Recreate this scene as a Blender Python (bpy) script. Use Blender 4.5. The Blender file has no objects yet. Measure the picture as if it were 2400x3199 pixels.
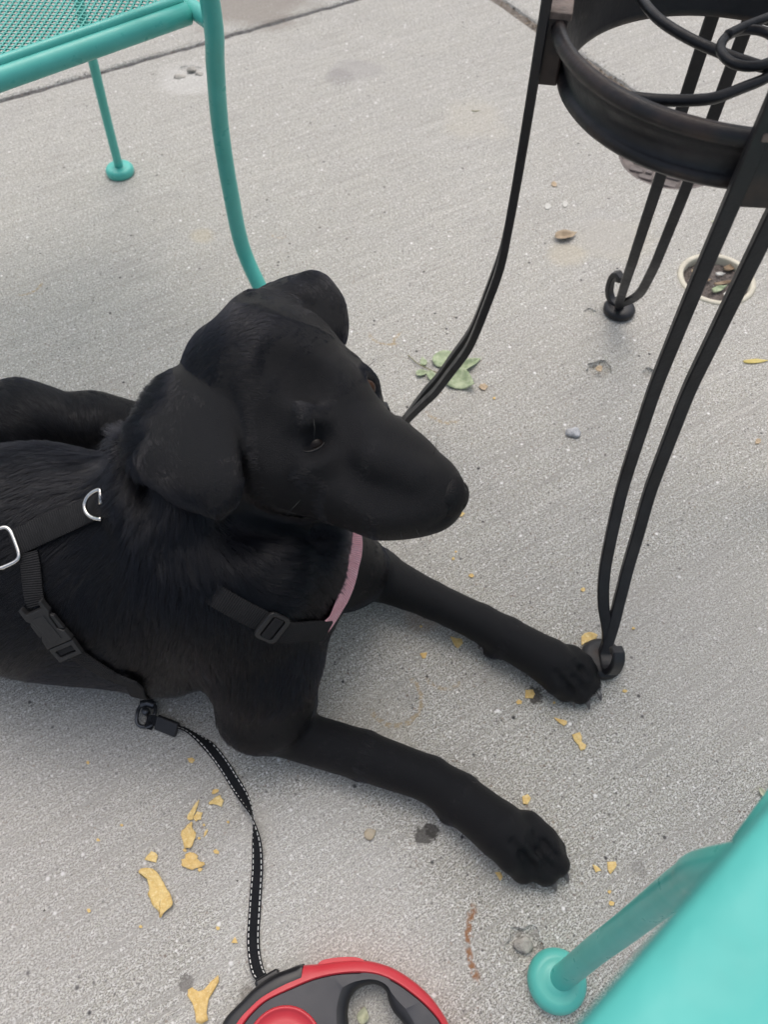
import bpy, bmesh, math, random
import numpy as np
from mathutils import Vector, Matrix
from mathutils.bvhtree import BVHTree
from mathutils.kdtree import KDTree

random.seed(7); rng = np.random.default_rng(7)
SC = bpy.context.scene
COL = SC.collection
DEV = False

# ------------------------------------------------------------------ camera
PITCH = math.radians(57.0); CAM_H = 0.85; FPX = 2403.0; CX, CY = 1200.0, 1599.5
cam_d = bpy.data.cameras.new('camera'); cam = bpy.data.objects.new('camera', cam_d); COL.objects.link(cam)
cam_d.sensor_fit = 'VERTICAL'; cam_d.sensor_height = 34.6; cam_d.sensor_width = 26.0
cam_d.lens = 34.6 * FPX / 3199.0
cam_d.clip_start = 0.02; cam_d.clip_end = 400
cam.location = (0, 0, CAM_H); cam.rotation_euler = (math.pi / 2 - PITCH, 0, 0)
cam_d.dof.use_dof = True; cam_d.dof.focus_distance = 0.74; cam_d.dof.aperture_fstop = 7.6
SC.camera = cam

# ------------------------------------------------------------------ sky, sun, exposure
SUN_EL, SUN_AZ = math.radians(68), math.radians(5)      # azimuth from +Y (away from the camera) towards +X
world = bpy.data.worlds.new('World'); SC.world = world; world.use_nodes = True
wn = world.node_tree.nodes; wl = world.node_tree.links
bg = wn['Background']; sky = wn.new('ShaderNodeTexSky'); sky.sky_type = 'NISHITA'; sky.sun_disc = False
sky.sun_elevation = SUN_EL; sky.sun_rotation = SUN_AZ; sky.dust_density = 5.0; sky.air_density = 1.0; sky.ozone_density = 0.6
hsv = wn.new('ShaderNodeHueSaturation'); hsv.inputs['Saturation'].default_value = .68      # overcast: whiter than a clear sky
wl.new(sky.outputs[0], hsv.inputs['Color']); wl.new(hsv.outputs[0], bg.inputs[0]); bg.inputs[1].default_value = 0.15
sun_d = bpy.data.lights.new('sun', 'SUN'); sun = bpy.data.objects.new('sun', sun_d); COL.objects.link(sun)
sun_d.energy = 0.85; sun_d.angle = math.radians(90); sun_d.color = (1.0, 0.96, 0.89)
sdir = Vector((math.sin(SUN_AZ) * math.cos(SUN_EL), math.cos(SUN_AZ) * math.cos(SUN_EL), math.sin(SUN_EL)))
sun.rotation_euler = sdir.to_track_quat('Z', 'Y').to_euler(); sun.location = (0, 3, 5)
vs = SC.view_settings; vs.view_transform = 'Standard'; vs.look = 'None'; vs.gamma = 1.0; vs.use_curve_mapping = False
vs.exposure = 0.13
try:
    SC.cycles_curves.shape = 'RIBBONS'; SC.cycles_curves.subdivisions = 2
except Exception: pass

SC.cycles.use_denoising = True; SC.cycles.denoiser = 'OPENIMAGEDENOISE'
SC.cycles.denoising_input_passes = 'RGB_ALBEDO_NORMAL'; SC.cycles.denoising_prefilter = 'ACCURATE'

# ------------------------------------------------------------------ measuring helpers (photo measurements -> metres)
_F = np.array([0, math.cos(PITCH), -math.sin(PITCH)]); _U = np.array([0, math.sin(PITCH), math.cos(PITCH)])
_R = np.array([1.0, 0, 0]); _O = np.array([0, 0, CAM_H])
def ray(x, y): return _R * (x - CX) / FPX + _U * (CY - y) / FPX + _F
def G(x, y, z=0.0):
    d = ray(x, y); return _O + d * ((z - CAM_H) / d[2])
def C(x, y, d): return _O + ray(x, y) * d
def project(w):
    v = np.asarray(w) - _O; d = v @ _F
    return CX + FPX * (v @ _R) / d, CY - FPX * (v @ _U) / d, d
def unit(v):
    v = np.asarray(v, float); return v / max(1e-9, np.linalg.norm(v))

# ------------------------------------------------------------------ object helpers
def tag(o, label=None, cat=None, group=None, kind=None):
    if label: o['label'] = label
    if cat: o['category'] = cat
    if group: o['group'] = group
    if kind: o['kind'] = kind
    return o
def empty(name, loc=(0, 0, 0), label=None, cat=None, group=None):
    o = bpy.data.objects.new(name, None); COL.objects.link(o); o.location = loc; o.empty_display_size = .02
    return tag(o, label, cat, group)
def link_mesh(name, me, mat=None, parent=None, smooth=True):
    o = bpy.data.objects.new(name, me); COL.objects.link(o)
    if mat and not me.materials: me.materials.append(mat)
    if smooth:
        me.polygons.foreach_set('use_smooth', [True] * len(me.polygons))
    if parent:
        o.parent = parent
        o.matrix_parent_inverse = Matrix.Translation(-Vector(parent.location))   # keep world coordinates
    return o
def obj(name, vf, mat=None, parent=None, smooth=True):
    v, f = vf
    me = bpy.data.meshes.new(name); me.from_pydata([tuple(map(float, p)) for p in v], [], [tuple(int(i) for i in q) for q in f]); me.update()
    return link_mesh(name, me, mat, parent, smooth)
def join(*vfs):
    V, Fc, n = [], [], 0
    for v, f in vfs:
        V += [tuple(p) for p in v]; Fc += [tuple(i + n for i in q) for q in f]; n += len(v)
    return V, Fc
def bevel(o, w, seg=2, ang=35):
    m = o.modifiers.new('bevel', 'BEVEL'); m.width = w; m.segments = seg; m.limit_method = 'ANGLE'; m.angle_limit = math.radians(ang)
    return o
def autosmooth(o, ang=40):
    me = o.data
    try: me.set_sharp_from_angle(angle=math.radians(ang))
    except Exception: pass
    return o

def catmull(pts, n):
    """n samples along a smooth curve through pts (rows may hold any number of values)"""
    p = np.asarray(pts, float); m = len(p)
    q = np.vstack([2 * p[0] - p[1], p, 2 * p[-1] - p[-2]])
    dd = np.linalg.norm(np.diff(p[:, :3] if p.shape[1] >= 3 else p, axis=0), axis=1); s = np.r_[0, np.cumsum(dd)]
    t = np.linspace(0, s[-1], n); out = []
    for u in t:
        i = min(max(np.searchsorted(s, u, side='right') - 1, 0), m - 2)
        w = (u - s[i]) / max(1e-9, s[i + 1] - s[i])
        a, b, c, d = q[i], q[i + 1], q[i + 2], q[i + 3]
        out.append(.5 * (2 * b + (c - a) * w + (2 * a - 5 * b + 4 * c - d) * w * w + (3 * b - a - 3 * c + d) * w ** 3))
    return np.array(out)
def sweep(path, section, up=(0, 0, 1), closed=False, caps=True, scale=None, sides=None):
    """sweep a closed 2-D section (side, up) along a path"""
    P = np.asarray(path, float); n = len(P); sec = np.asarray(section, float); m = len(sec); V, Fc = [], []
    prev = None
    for i in range(n):
        if closed: t = P[(i + 1) % n] - P[i - 1]
        else: t = P[min(i + 1, n - 1)] - P[max(i - 1, 0)]
        t = unit(t)
        if sides is not None: s = unit(sides[i] - t * (t @ sides[i]))
        elif prev is None or closed:
            u0 = np.asarray(up, float); s = np.cross(t, u0)
            if np.linalg.norm(s) < .05: s = np.cross(t, (0, 1, .1))
            s = unit(s)
            if prev is not None and s @ prev < 0: s = -s
        else: s = unit(prev - t * (t @ prev))
        prev = s; u = np.cross(s, t); k = 1 if scale is None else scale[i]
        for a, b in sec: V.append(P[i] + (s * a + u * b) * k)
    for i in range(n if closed else n - 1):
        j = (i + 1) % n
        for a in range(m):
            b = (a + 1) % m; Fc.append((i * m + a, i * m + b, j * m + b, j * m + a))
    if caps and not closed:
        Fc.append(tuple(range(m - 1, -1, -1))); Fc.append(tuple((n - 1) * m + a for a in range(m)))
    return V, Fc
def circle(r, n=12, squash=1.0): return [(r * math.cos(2 * math.pi * i / n), r * squash * math.sin(2 * math.pi * i / n)) for i in range(n)]
def rrect(w, h, r, k=3):
    out = []
    for cx, cy, a0 in ((w/2-r, h/2-r, 0), (-w/2+r, h/2-r, 90), (-w/2+r, -h/2+r, 180), (w/2-r, -h/2+r, 270)):
        for i in range(k + 1):
            a = math.radians(a0 + 90 * i / k); out.append((cx + r * math.cos(a), cy + r * math.sin(a)))
    return out
def tube(path, r, n=12, **kw): return sweep(path, circle(r, n), **kw)
def lathe(profile, center, n=40, closed_profile=False, axis_rot=None):
    V, Fc = [], []; m = len(profile); c = np.asarray(center, float)
    for i in range(n):
        a = 2 * math.pi * i / n
        for r, z in profile:
            p = np.array([r * math.cos(a), r * math.sin(a), z])
            if axis_rot is not None: p = axis_rot @ p
            V.append(c + p)
    for i in range(n):
        j = (i + 1) % n
        for k in range(m if closed_profile else m - 1):
            l = (k + 1) % m; Fc.append((i * m + k, j * m + k, j * m + l, i * m + l))
    return V, Fc
def box(c, ax, hx):
    """box at c with axes (rows of ax) and half sizes hx"""
    c = np.asarray(c, float); ax = np.asarray(ax, float); V = []
    for sx in (-1, 1):
        for sy in (-1, 1):
            for sz in (-1, 1): V.append(c + ax[0] * hx[0] * sx + ax[1] * hx[1] * sy + ax[2] * hx[2] * sz)
    return V, [(0, 1, 3, 2), (4, 6, 7, 5), (0, 4, 5, 1), (2, 3, 7, 6), (0, 2, 6, 4), (1, 5, 7, 3)]
def prism(outline, z0, z1):
    n = len(outline); V = [(x, y, z0) for x, y in outline] + [(x, y, z1) for x, y in outline]
    return V, [tuple(range(n - 1, -1, -1)), tuple(range(n, 2 * n))] + [(i, (i + 1) % n, n + (i + 1) % n, n + i) for i in range(n)]

# ------------------------------------------------------------------ materials
class NT:
    def __init__(s, name):
        s.m = bpy.data.materials.new(name); s.m.use_nodes = True; s.t = s.m.node_tree; s.n = s.t.nodes; s.b = s.n['Principled BSDF']
    def new(s, typ, **kw):
        nd = s.n.new(typ)
        for k, v in kw.items():
            if k in nd.inputs: nd.inputs[k].default_value = v
            else: setattr(nd, k, v)
        return nd
    def link(s, a, b): s.t.links.new(a, b); return b
    def pos(s): return s.new('ShaderNodeNewGeometry').outputs['Position']
    def noise(s, vec, scale, detail=4, rough=.55, dist=0.0):
        nd = s.new('ShaderNodeTexNoise'); nd.inputs['Scale'].default_value = scale; nd.inputs['Detail'].default_value = detail
        nd.inputs['Roughness'].default_value = rough; nd.inputs['Distortion'].default_value = dist
        if vec is not None: s.link(vec, nd.inputs['Vector'])
        return nd.outputs['Fac']
    def vor(s, vec, scale, out='Distance', rand=1.0):
        nd = s.new('ShaderNodeTexVoronoi'); nd.inputs['Scale'].default_value = scale; nd.inputs['Randomness'].default_value = rand
        if vec is not None: s.link(vec, nd.inputs['Vector'])
        return nd.outputs[out]
    def ramp(s, fac, stops):
        nd = s.new('ShaderNodeValToRGB'); el = nd.color_ramp.elements
        while len(el) < len(stops): el.new(.5)
        for e, (p, c) in zip(el, stops):
            e.position = p; e.color = (c, c, c, 1) if isinstance(c, (int, float)) else (*c, 1)
        s.link(fac, nd.inputs[0]); return nd.outputs[0]
    def maprange(s, fac, a, b, c=0.0, d=1.0, smooth=False):
        nd = s.new('ShaderNodeMapRange')
        if smooth: nd.interpolation_type = 'SMOOTHSTEP'
        for i, v in enumerate((a, b, c, d)): nd.inputs[i + 1].default_value = v
        s.link(fac, nd.inputs[0]); return nd.outputs[0]
    def math(s, op, a, b=None, c=None):
        nd = s.new('ShaderNodeMath'); nd.operation = op
        for i, v in enumerate((a, b, c)):
            if v is None: continue
            if isinstance(v, (int, float)): nd.inputs[i].default_value = v
            else: s.link(v, nd.inputs[i])
        return nd.outputs[0]
    def mix(s, fac, a, b, blend='MIX'):
        nd = s.new('ShaderNodeMix'); nd.data_type = 'RGBA'; nd.blend_type = blend
        for sock, v in ((nd.inputs[0], fac), (nd.inputs[6], a), (nd.inputs[7], b)):
            if isinstance(v, (int, float)): sock.default_value = v
            elif isinstance(v, tuple): sock.default_value = (*v, 1)
            else: s.link(v, sock)
        return nd.outputs[2]
    def bump(s, h, dist=.001, strength=1.0, normal=None):
        nd = s.new('ShaderNodeBump'); nd.inputs['Strength'].default_value = strength; nd.inputs['Distance'].default_value = dist
        s.link(h, nd.inputs['Height'])
        if normal is not None: s.link(normal, nd.inputs['Normal'])
        return nd.outputs[0]
    def set(s, **kw):
        for k, v in kw.items():
            k = k.replace('_', ' ')
            if isinstance(v, (int, float)): s.b.inputs[k].default_value = v
            elif isinstance(v, tuple): s.b.inputs[k].default_value = (*v, 1) if len(v) == 3 else v
            else: s.link(v, s.b.inputs[k])
        return s
def plain(name, col, rough=.5, metal=0.0, var=.15, scale=40, bump=.0004, bscale=300):
    t = NT(name); p = t.new('ShaderNodeTexCoord').outputs['Object']
    n = t.noise(p, scale, 4)
    c = t.mix(t.maprange(n, .3, .7), tuple(x * (1 - var) for x in col), tuple(min(1, x * (1 + var)) for x in col))
    t.set(Base_Color=c, Roughness=t.maprange(t.noise(p, scale * 2.3, 3), .3, .7, max(0, rough - .08), min(1, rough + .08)), Metallic=metal)
    if bump: t.set(Normal=t.bump(t.noise(p, bscale, 3), bump))
    return t.m

# joints of the pavement, used by material and geometry
_j1a, _j1b = G(0, 312), G(860, 68)
_j2a, _j2b = G(1520, 2), G(2123, 355)
JU = unit((_j1b - _j1a)[:2]); JV = np.array([JU[1], -JU[0]])            # JU along the long joint, JV towards the camera
JT0 = float(_j1a[:2] @ JV)                                               # long joint at t = JT0
JS0 = float(((_j2a + _j2b) / 2)[:2] @ JU)                                # cross joint at s = JS0
def concrete():
    t = NT('broomed_concrete'); p = t.pos()
    rot = t.new('ShaderNodeMapping'); rot.vector_type = 'TEXTURE'
    rot.inputs['Rotation'].default_value = (0, 0, math.atan2(JU[1], JU[0])); t.link(p, rot.inputs['Vector'])
    st = t.new('ShaderNodeMapping'); st.inputs['Scale'].default_value = (9, 300, 1); t.link(rot.outputs[0], st.inputs['Vector'])
    broom = t.noise(st.outputs[0], 1.0, 5, .62, .25)
    st2 = t.new('ShaderNodeMapping'); st2.inputs['Scale'].default_value = (3.0, 75, 1); t.link(rot.outputs[0], st2.inputs['Vector'])
    broom2 = t.noise(st2.outputs[0], 1.0, 3, .6, .4)
    big = t.noise(p, 2.2, 5, .6); mid = t.noise(p, 14, 5, .62); el = t.new('ShaderNodeMapping'); el.inputs['Scale'].default_value = (.75, 1.0, 1.0); t.link(rot.outputs[0], el.inputs['Vector'])
    fine = t.noise(el.outputs[0], 300, 3, .7); grain = t.noise(el.outputs[0], 620, 2, .75)
    base = t.mix(t.maprange(big, .3, .7), (.476, .461, .398), (.550, .536, .468))
    base = t.mix(t.maprange(mid, .40, .70, 0, .6), base, (.48, .465, .435))
    mot = t.noise(el.outputs[0], 95, 4, .6)
    base = t.mix(t.maprange(mot, .40, .28, 0, .55), base, (.33, .31, .275)); base = t.mix(t.maprange(mot, .56, .70, 0, .5), base, (.72, .70, .65))
    base = t.mix(t.maprange(fine, .44, .58, 0, .85), base, (.78, .775, .75))
    base = t.mix(t.maprange(grain, .47, .57, 0, .95), base, (.20, .19, .172))
    base = t.mix(t.maprange(broom2, .46, .30, 0, .26), base, (.36, .34, .30)); base = t.mix(t.maprange(broom2, .56, .70, 0, .18), base, (.70, .68, .63))
    base = t.mix(t.maprange(broom, .50, .36, 0, .80), base, (.36, .345, .32))
    # aggregate: pale and dark grains
    v1 = t.new('ShaderNodeTexVoronoi'); v1.inputs['Scale'].default_value = 190; t.link(p, v1.inputs['Vector'])
    sel = t.new('ShaderNodeSeparateColor'); t.link(v1.outputs['Color'], sel.inputs[0])
    near = t.maprange(v1.outputs['Distance'], .30, .20)
    pale = t.math('MULTIPLY', near, t.math('GREATER_THAN', sel.outputs[0], .90))
    dark = t.math('MULTIPLY', near, t.math('LESS_THAN', sel.outputs[0], .10))
    brown = t.math('MULTIPLY', near, t.math('LESS_THAN', t.math('ABSOLUTE', t.math('SUBTRACT', sel.outputs[1], .5)), .05))
    base = t.mix(t.math('MULTIPLY', pale, .75), base, (.88, .87, .85))
    base = t.mix(t.math('MULTIPLY', dark, .7), base, (.09, .085, .085))
    base = t.mix(t.math('MULTIPLY', brown, .5), base, (.27, .19, .14))
    v2 = t.new('ShaderNodeTexVoronoi'); v2.inputs['Scale'].default_value = 62; t.link(p, v2.inputs['Vector'])
    sel2 = t.new('ShaderNodeSeparateColor'); t.link(v2.outputs['Color'], sel2.inputs[0])
    n2 = t.maprange(v2.outputs['Distance'], .17, .08)
    base = t.mix(t.math('MULTIPLY', n2, t.math('GREATER_THAN', sel2.outputs[0], .86)), base, (.86, .85, .84))
    base = t.mix(t.math('MULTIPLY', n2, t.math('LESS_THAN', sel2.outputs[0], .09)), base, (.06, .058, .06))
    # soft blotches of their own shape: stains and a painted shadow
    wob = t.noise(p, 9, 5, .65)
    wob2 = t.noise(p, 150, 4, .65)
    h_extra = None
    def blotch(q, r, col, amt, squash=1.0, soft=.35, ragged=.6, fineness=0):
        nonlocal base
        c = G(*q); m = t.new('ShaderNodeVectorMath'); m.operation = 'SUBTRACT'; t.link(p, m.inputs[0]); m.inputs[1].default_value = tuple(c)
        m2 = t.new('ShaderNodeVectorMath'); m2.operation = 'MULTIPLY'; t.link(m.outputs[0], m2.inputs[0]); m2.inputs[1].default_value = (1 / r, squash / r, 0)
        ln = t.new('ShaderNodeVectorMath'); ln.operation = 'LENGTH'; t.link(m2.outputs[0], ln.inputs[0])
        d = t.math('ADD', ln.outputs['Value'], t.math('MULTIPLY', t.math('SUBTRACT', wob2 if fineness else wob, .5), ragged * 3))
        f = t.maprange(d, 1.0 + soft, 1.0 - soft, 0, amt, True)
        base = t.mix(f, base, col); return f
    def arc(q, r, col, amt, w=.2, a0=0, a1=360, squash=1.0):
        nonlocal base
        c = G(*q); m = t.new('ShaderNodeVectorMath'); m.operation = 'SUBTRACT'; t.link(p, m.inputs[0]); m.inputs[1].default_value = tuple(c)
        m2 = t.new('ShaderNodeVectorMath'); m2.operation = 'MULTIPLY'; t.link(m.outputs[0], m2.inputs[0]); m2.inputs[1].default_value = (1 / r, squash / r, 0)
        ln = t.new('ShaderNodeVectorMath'); ln.operation = 'LENGTH'; t.link(m2.outputs[0], ln.inputs[0])
        sx = t.new('ShaderNodeSeparateXYZ'); t.link(m2.outputs[0], sx.inputs[0])
        mid_a = math.radians((a0 + a1) / 2); half = math.cos(math.radians((a1 - a0) / 2))
        dot = t.math('DIVIDE', t.math('ADD', t.math('MULTIPLY', sx.outputs[0], math.cos(mid_a)), t.math('MULTIPLY', sx.outputs[1], math.sin(mid_a))), t.math('MAXIMUM', ln.outputs['Value'], .001))
        d = t.math('ABSOLUTE', t.math('SUBTRACT', t.math('ADD', ln.outputs['Value'], t.math('MULTIPLY', t.math('SUBTRACT', wob2, .5), .25)), 1.0))
        f = t.math('MULTIPLY', t.maprange(d, w, w * .3, 0, amt, True), t.maprange(dot, half, half + .2))
        f = t.math('MULTIPLY', f, t.maprange(t.noise(p, 160, 3), .38, .55))
        base = t.mix(f, base, col)
    wet = (.27, .24, .21)
    blotch((790, 15), .13, wet, .7, 1.2)
    blotch((1115, 217), .055, (.36, .345, .335), .5, 1.6); blotch((1060, 240), .03, (.27, .255, .25), .4)
    blotch((590, 245), .06, (.66, .65, .62), .4)
    blotch((1930, 745), .07, (.58, .53, .40), .22, 1.3); blotch((1480, 375), .06, (.58, .53, .42), .2)
    blotch((630, 735), .02, (.58, .5, .33), .3); blotch((1770, 800), .03, (.6, .53, .38), .3)
    blotch((1320, 1930), .022, (.42, .29, .20), .35, 1.2)
    blotch((1900, 720), .05, (.42, .41, .40), .35, .8)  # soft shadow by the far table leg, painted into the concrete colour
    blotch((1150, 2290), .05, (.62, .58, .49), .22); blotch((1000, 2900), .12, (.64, .63, .61), .3)
    blotch((2250, 2950), .10, (.42, .40, .375), .3); blotch((2300, 2000), .14, (.45, .425, .40), .35, 1.0)
    blotch((230, 2650), .16, (.46, .44, .42), .35)
    blotch((1325, 2612), .0105, (.085, .08, .075), .85, 1.2, .2, .75, 1); blotch((1352, 2596), .007, (.07, .065, .06), .9, 1.0, .2, .8, 1)
    blotch((1672, 2172), .009, (.07, .062, .055), .85, 1.0, .25, .9, 1); blotch((580, 3070), .007, (.12, .11, .10), .6, .9, .25, .9, 1)
    blotch((772, 3105), .007, (.16, .14, .12), .5, 1.0, .25, .9, 1); blotch((1997, 2715), .007, (.2, .19, .175), .4, .8, .3, .9, 1)
    rust = (.30, .135, .055); ochre = (.42, .30, .14)
    arc((1530, 2945), .021, rust, .9, .20, 120, 240, .55)
    arc((1235, 2185), .030, ochre, .55, .13, 200, 420); arc((1390, 2090), .024, ochre, .4, .14, 200, 330)
    arc((1215, 1030), .032, ochre, .55, .12, 190, 300); arc((1290, 1075), .03, ochre, .45, .14, 110, 200)
    arc((75, 885), .028, ochre, .6, .12, 260, 370); arc((1400, 1265), .033, ochre, .5, .13, 200, 300)
    arc((880, 720), .02, ochre, .35, .16, 200, 300)
    t.set(Base_Color=base, Roughness=.92, Specular_IOR_Level=.25)
    # relief: broom grooves, grit, and worn pits
    h = t.math('MULTIPLY', t.maprange(broom, .3, .7), .55)
    h = t.math('ADD', h, t.math('MULTIPLY', t.maprange(broom2, .3, .7), .35))
    h = t.math('ADD', h, t.math('MULTIPLY', fine, .8)); h = t.math('ADD', h, t.math('MULTIPLY', grain, .9))
    pit = t.maprange(t.vor(p, 55), .10, .02, 0, -1.3)
    h = t.math('ADD', h, t.math('MULTIPLY', pit, t.math('GREATER_THAN', sel2.outputs[1], .72)))
    t.set(Normal=t.bump(h, .0010, .8))
    return t.m
M_CONC = concrete()
M_SOIL = plain('soil', (.11, .09, .07), .95, 0, .4, 120, .003, 220)
M_JOINT = plain('joint_filler', (.115, .112, .11), .9, 0, .5, 160, .003, 300)
M_JOINT2 = plain('joint_grime', (.19, .165, .14), .95, 0, .4, 90, .003, 260)

def teal():
    t = NT('teal_paint'); p = t.new('ShaderNodeTexCoord').outputs['Object']
    c = t.mix(t.maprange(t.noise(p, 18, 3), .35, .65), (.088, .475, .405), (.110, .535, .465))
    chip = t.maprange(t.noise(p, 85, 4, .6, .3), .735, .755)
    c = t.mix(chip, c, (.03, .035, .035))
    dirt = t.maprange(t.noise(p, 33, 5, .7), .60, .74, 0, .15); c = t.mix(dirt, c, (.12, .25, .22))
    t.set(Base_Color=c, Roughness=t.maprange(t.noise(p, 60, 3), .3, .7, .26, .40), Normal=t.bump(t.noise(p, 120, 3), .00025, .5))
    return t.m
M_TEAL = teal()
M_TEALARM = plain('teal_powder_coat', (.085, .475, .43), .50, 0, .06, 30, .0004, 200)
def iron():
    t = NT('black_iron'); p = t.new('ShaderNodeTexCoord').outputs['Object']; g = t.new('ShaderNodeNewGeometry')
    c = t.mix(t.maprange(t.noise(p, 30, 4), .35, .65), (.010, .010, .012), (.020, .020, .023))
    worn = t.math('MULTIPLY', t.maprange(g.outputs['Pointiness'], .515, .56), t.maprange(t.noise(p, 24, 4), .42, .6))
    c = t.mix(t.math('MULTIPLY', worn, .35), c, (.11, .065, .045))
    rub = t.maprange(t.noise(p, 12, 5, .65), .60, .75, 0, .14); c = t.mix(rub, c, (.055, .042, .036))
    t.set(Base_Color=c, Roughness=t.maprange(t.noise(p, 90, 3), .3, .7, .36, .52), Specular_IOR_Level=.5, Normal=t.bump(t.noise(p, 240, 3), .0007, .5))
    return t.m
M_IRON = iron()
M_IRONWORN = plain('worn_iron', (.24, .185, .155), .55, 0, .5, 60, .001, 200)

# ------------------------------------------------------------------ ground and pavement
def st2xy(s, t_): q = JU * s + JV * t_; return q[0], q[1]
gsz = 150.0
ground = obj('ground', ([(-gsz, -gsz, -.06), (gsz, -gsz, -.06), (gsz, gsz, -.06), (-gsz, gsz, -.06)], [(0, 1, 2, 3)]), M_SOIL, None, False)
tag(ground, kind='structure')
pavement = empty('pavement', (0, 0, 0)); tag(pavement, kind='structure')
SL = 2.45; G1, G2 = .0055, .0125                                     # slab size, half joint widths
def edge_line(s0, t0, s1, t1, nrm, jit, n):
    pts = []
    for i in range(n):
        a = i / (n - 1); s = s0 + (s1 - s0) * a; tt = t0 + (t1 - t0) * a
        j = jit * (math.sin(s * 37 + tt * 29) * .4 + math.sin(s * 91 + tt * 83) * .35 + random.uniform(-.5, .5))
        pts.append((s + nrm[0] * j, tt + nrm[1] * j))
    return pts
def slab_mesh(i, j):
    sa, sb = JS0 + (i - 1) * SL + G2, JS0 + i * SL - G2
    ta, tb = JT0 + (j - 1) * SL + G1, JT0 + j * SL - G1
    n = 130 if abs(i) <= 1 and abs(j - .5) < 1.5 else 8
    ln = edge_line(sa, ta, sb, ta, (0, 1), .0022, n) + edge_line(sb, ta, sb, tb, (1, 0), .0016, n)[1:] + \
         edge_line(sb, tb, sa, tb, (0, 1), .0022, n)[1:] + edge_line(sa, tb, sa, ta, (1, 0), .0016, n)[1:-1]
    c = np.array([(sa + sb) / 2, (ta + tb) / 2]); V, Fc = [], []; m = len(ln)
    hs = np.array([(sb - sa) / 2, (tb - ta) / 2])
    for inset, z in ((0, -.055), (0, -.007), (.002, -.0025), (.006, -.0006), (.012, 0)):
        for q in ln:
            d = (np.array(q) - c) * (1 - inset / hs); x, y = st2xy(*(c + d)); V.append((x, y, z + (random.uniform(-.0012, .0006) if -.006 < z < 0 else 0)))
    for k in range(4):
        for a in range(m):
            b = (a + 1) % m; Fc.append((k * m + a, k * m + b, (k + 1) * m + b, (k + 1) * m + a))
    Fc.append(tuple(4 * m + a for a in range(m))); Fc.append(tuple(m - 1 - a for a in range(m)))
    # the outline may run clockwise in the world: fix orientation afterwards
    return V, Fc
slabs = {}
for i in range(-1, 3):
    for j in range(-1, 4):
        o = obj('concrete_slab', slab_mesh(i, j), M_CONC, pavement, False); slabs[(i, j)] = o
        bm = bmesh.new(); bm.from_mesh(o.data); bmesh.ops.recalc_face_normals(bm, faces=bm.faces); bm.to_mesh(o.data); bm.free()
MAIN = slabs[(0, 1)]
DR_C = G(2240, 872); CV_C = G(2093, 497); DR_R, CV_R = .0630, .094
PITS = [(G(1872, 1152), .017, .010), (G(2041, 1171), .014, .009), (G(1640, 2945), .016, .007), (G(1845, 975), .009, .004), (G(590, 222), .022, .005)]
def cut_holes(o, holes):
    for c, r, dep in holes:
        k = obj('cutter', ([], []), None, None, False); bm = bmesh.new()
        if dep > .03: bmesh.ops.create_cone(bm, cap_ends=True, segments=64, radius1=r, radius2=r, depth=.3)
        else:
            bmesh.ops.create_icosphere(bm, subdivisions=3, radius=1.0)
            for v in bm.verts:
                n = 1 + .22 * math.sin(v.co.x * 4 + r * 900) * math.cos(v.co.y * 5 + r * 300) + random.uniform(-.06, .06)
                v.co = Vector((v.co.x * r * n * 1.15, v.co.y * r * n, v.co.z * dep))
        bm.to_mesh(k.data); bm.free(); k.location = (c[0], c[1], .0005)
        md = o.modifiers.new('hole', 'BOOLEAN'); md.operation = 'DIFFERENCE'; md.object = k; md.solver = 'EXACT'
        dg = bpy.context.evaluated_depsgraph_get(); dg.update()
        me = bpy.data.meshes.new_from_object(o.evaluated_get(dg)); o.modifiers.clear(); o.data = me
        me.materials.clear(); me.materials.append(M_CONC)
        bpy.data.objects.remove(k, do_unlink=True)
cut_holes(MAIN, [(DR_C, DR_R, 1), (CV_C, CV_R, 1)] + [(p_, r, d) for p_, r, d in PITS])
# joint fillers
def strip(s0, t0, s1, t1, hw, z, name, mat):
    n = 160; V, Fc = [], []
    for i in range(n):
        a = i / (n - 1); s = s0 + (s1 - s0) * a; tt = t0 + (t1 - t0) * a
        al = unit(np.array([s1 - s0, t1 - t0])); nr = np.array([-al[1], al[0]])
        for k in (-1, -.4, .35, 1):
            q = np.array([s, tt]) + nr * hw * k; x, y = st2xy(*q); V.append((x, y, z + random.uniform(-.0018, .0022)))
    for i in range(n - 1):
        for k in range(3): Fc.append((i * 4 + k, i * 4 + k + 1, i * 4 + k + 5, i * 4 + k + 4))
    o = obj(name, (V, Fc), mat, pavement); return o
for k in (-1, 0, 1, 2): strip(JS0 - 2 * SL, JT0 + k * SL, JS0 + 2 * SL, JT0 + k * SL, .009, -.0045, 'joint_filler', M_JOINT)
for k in (-1, 0, 1): strip(JS0 + k * SL, JT0 - 2 * SL, JS0 + k * SL, JT0 + 2 * SL, .0165, -.0065 , 'joint_filler', M_JOINT2)

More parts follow.
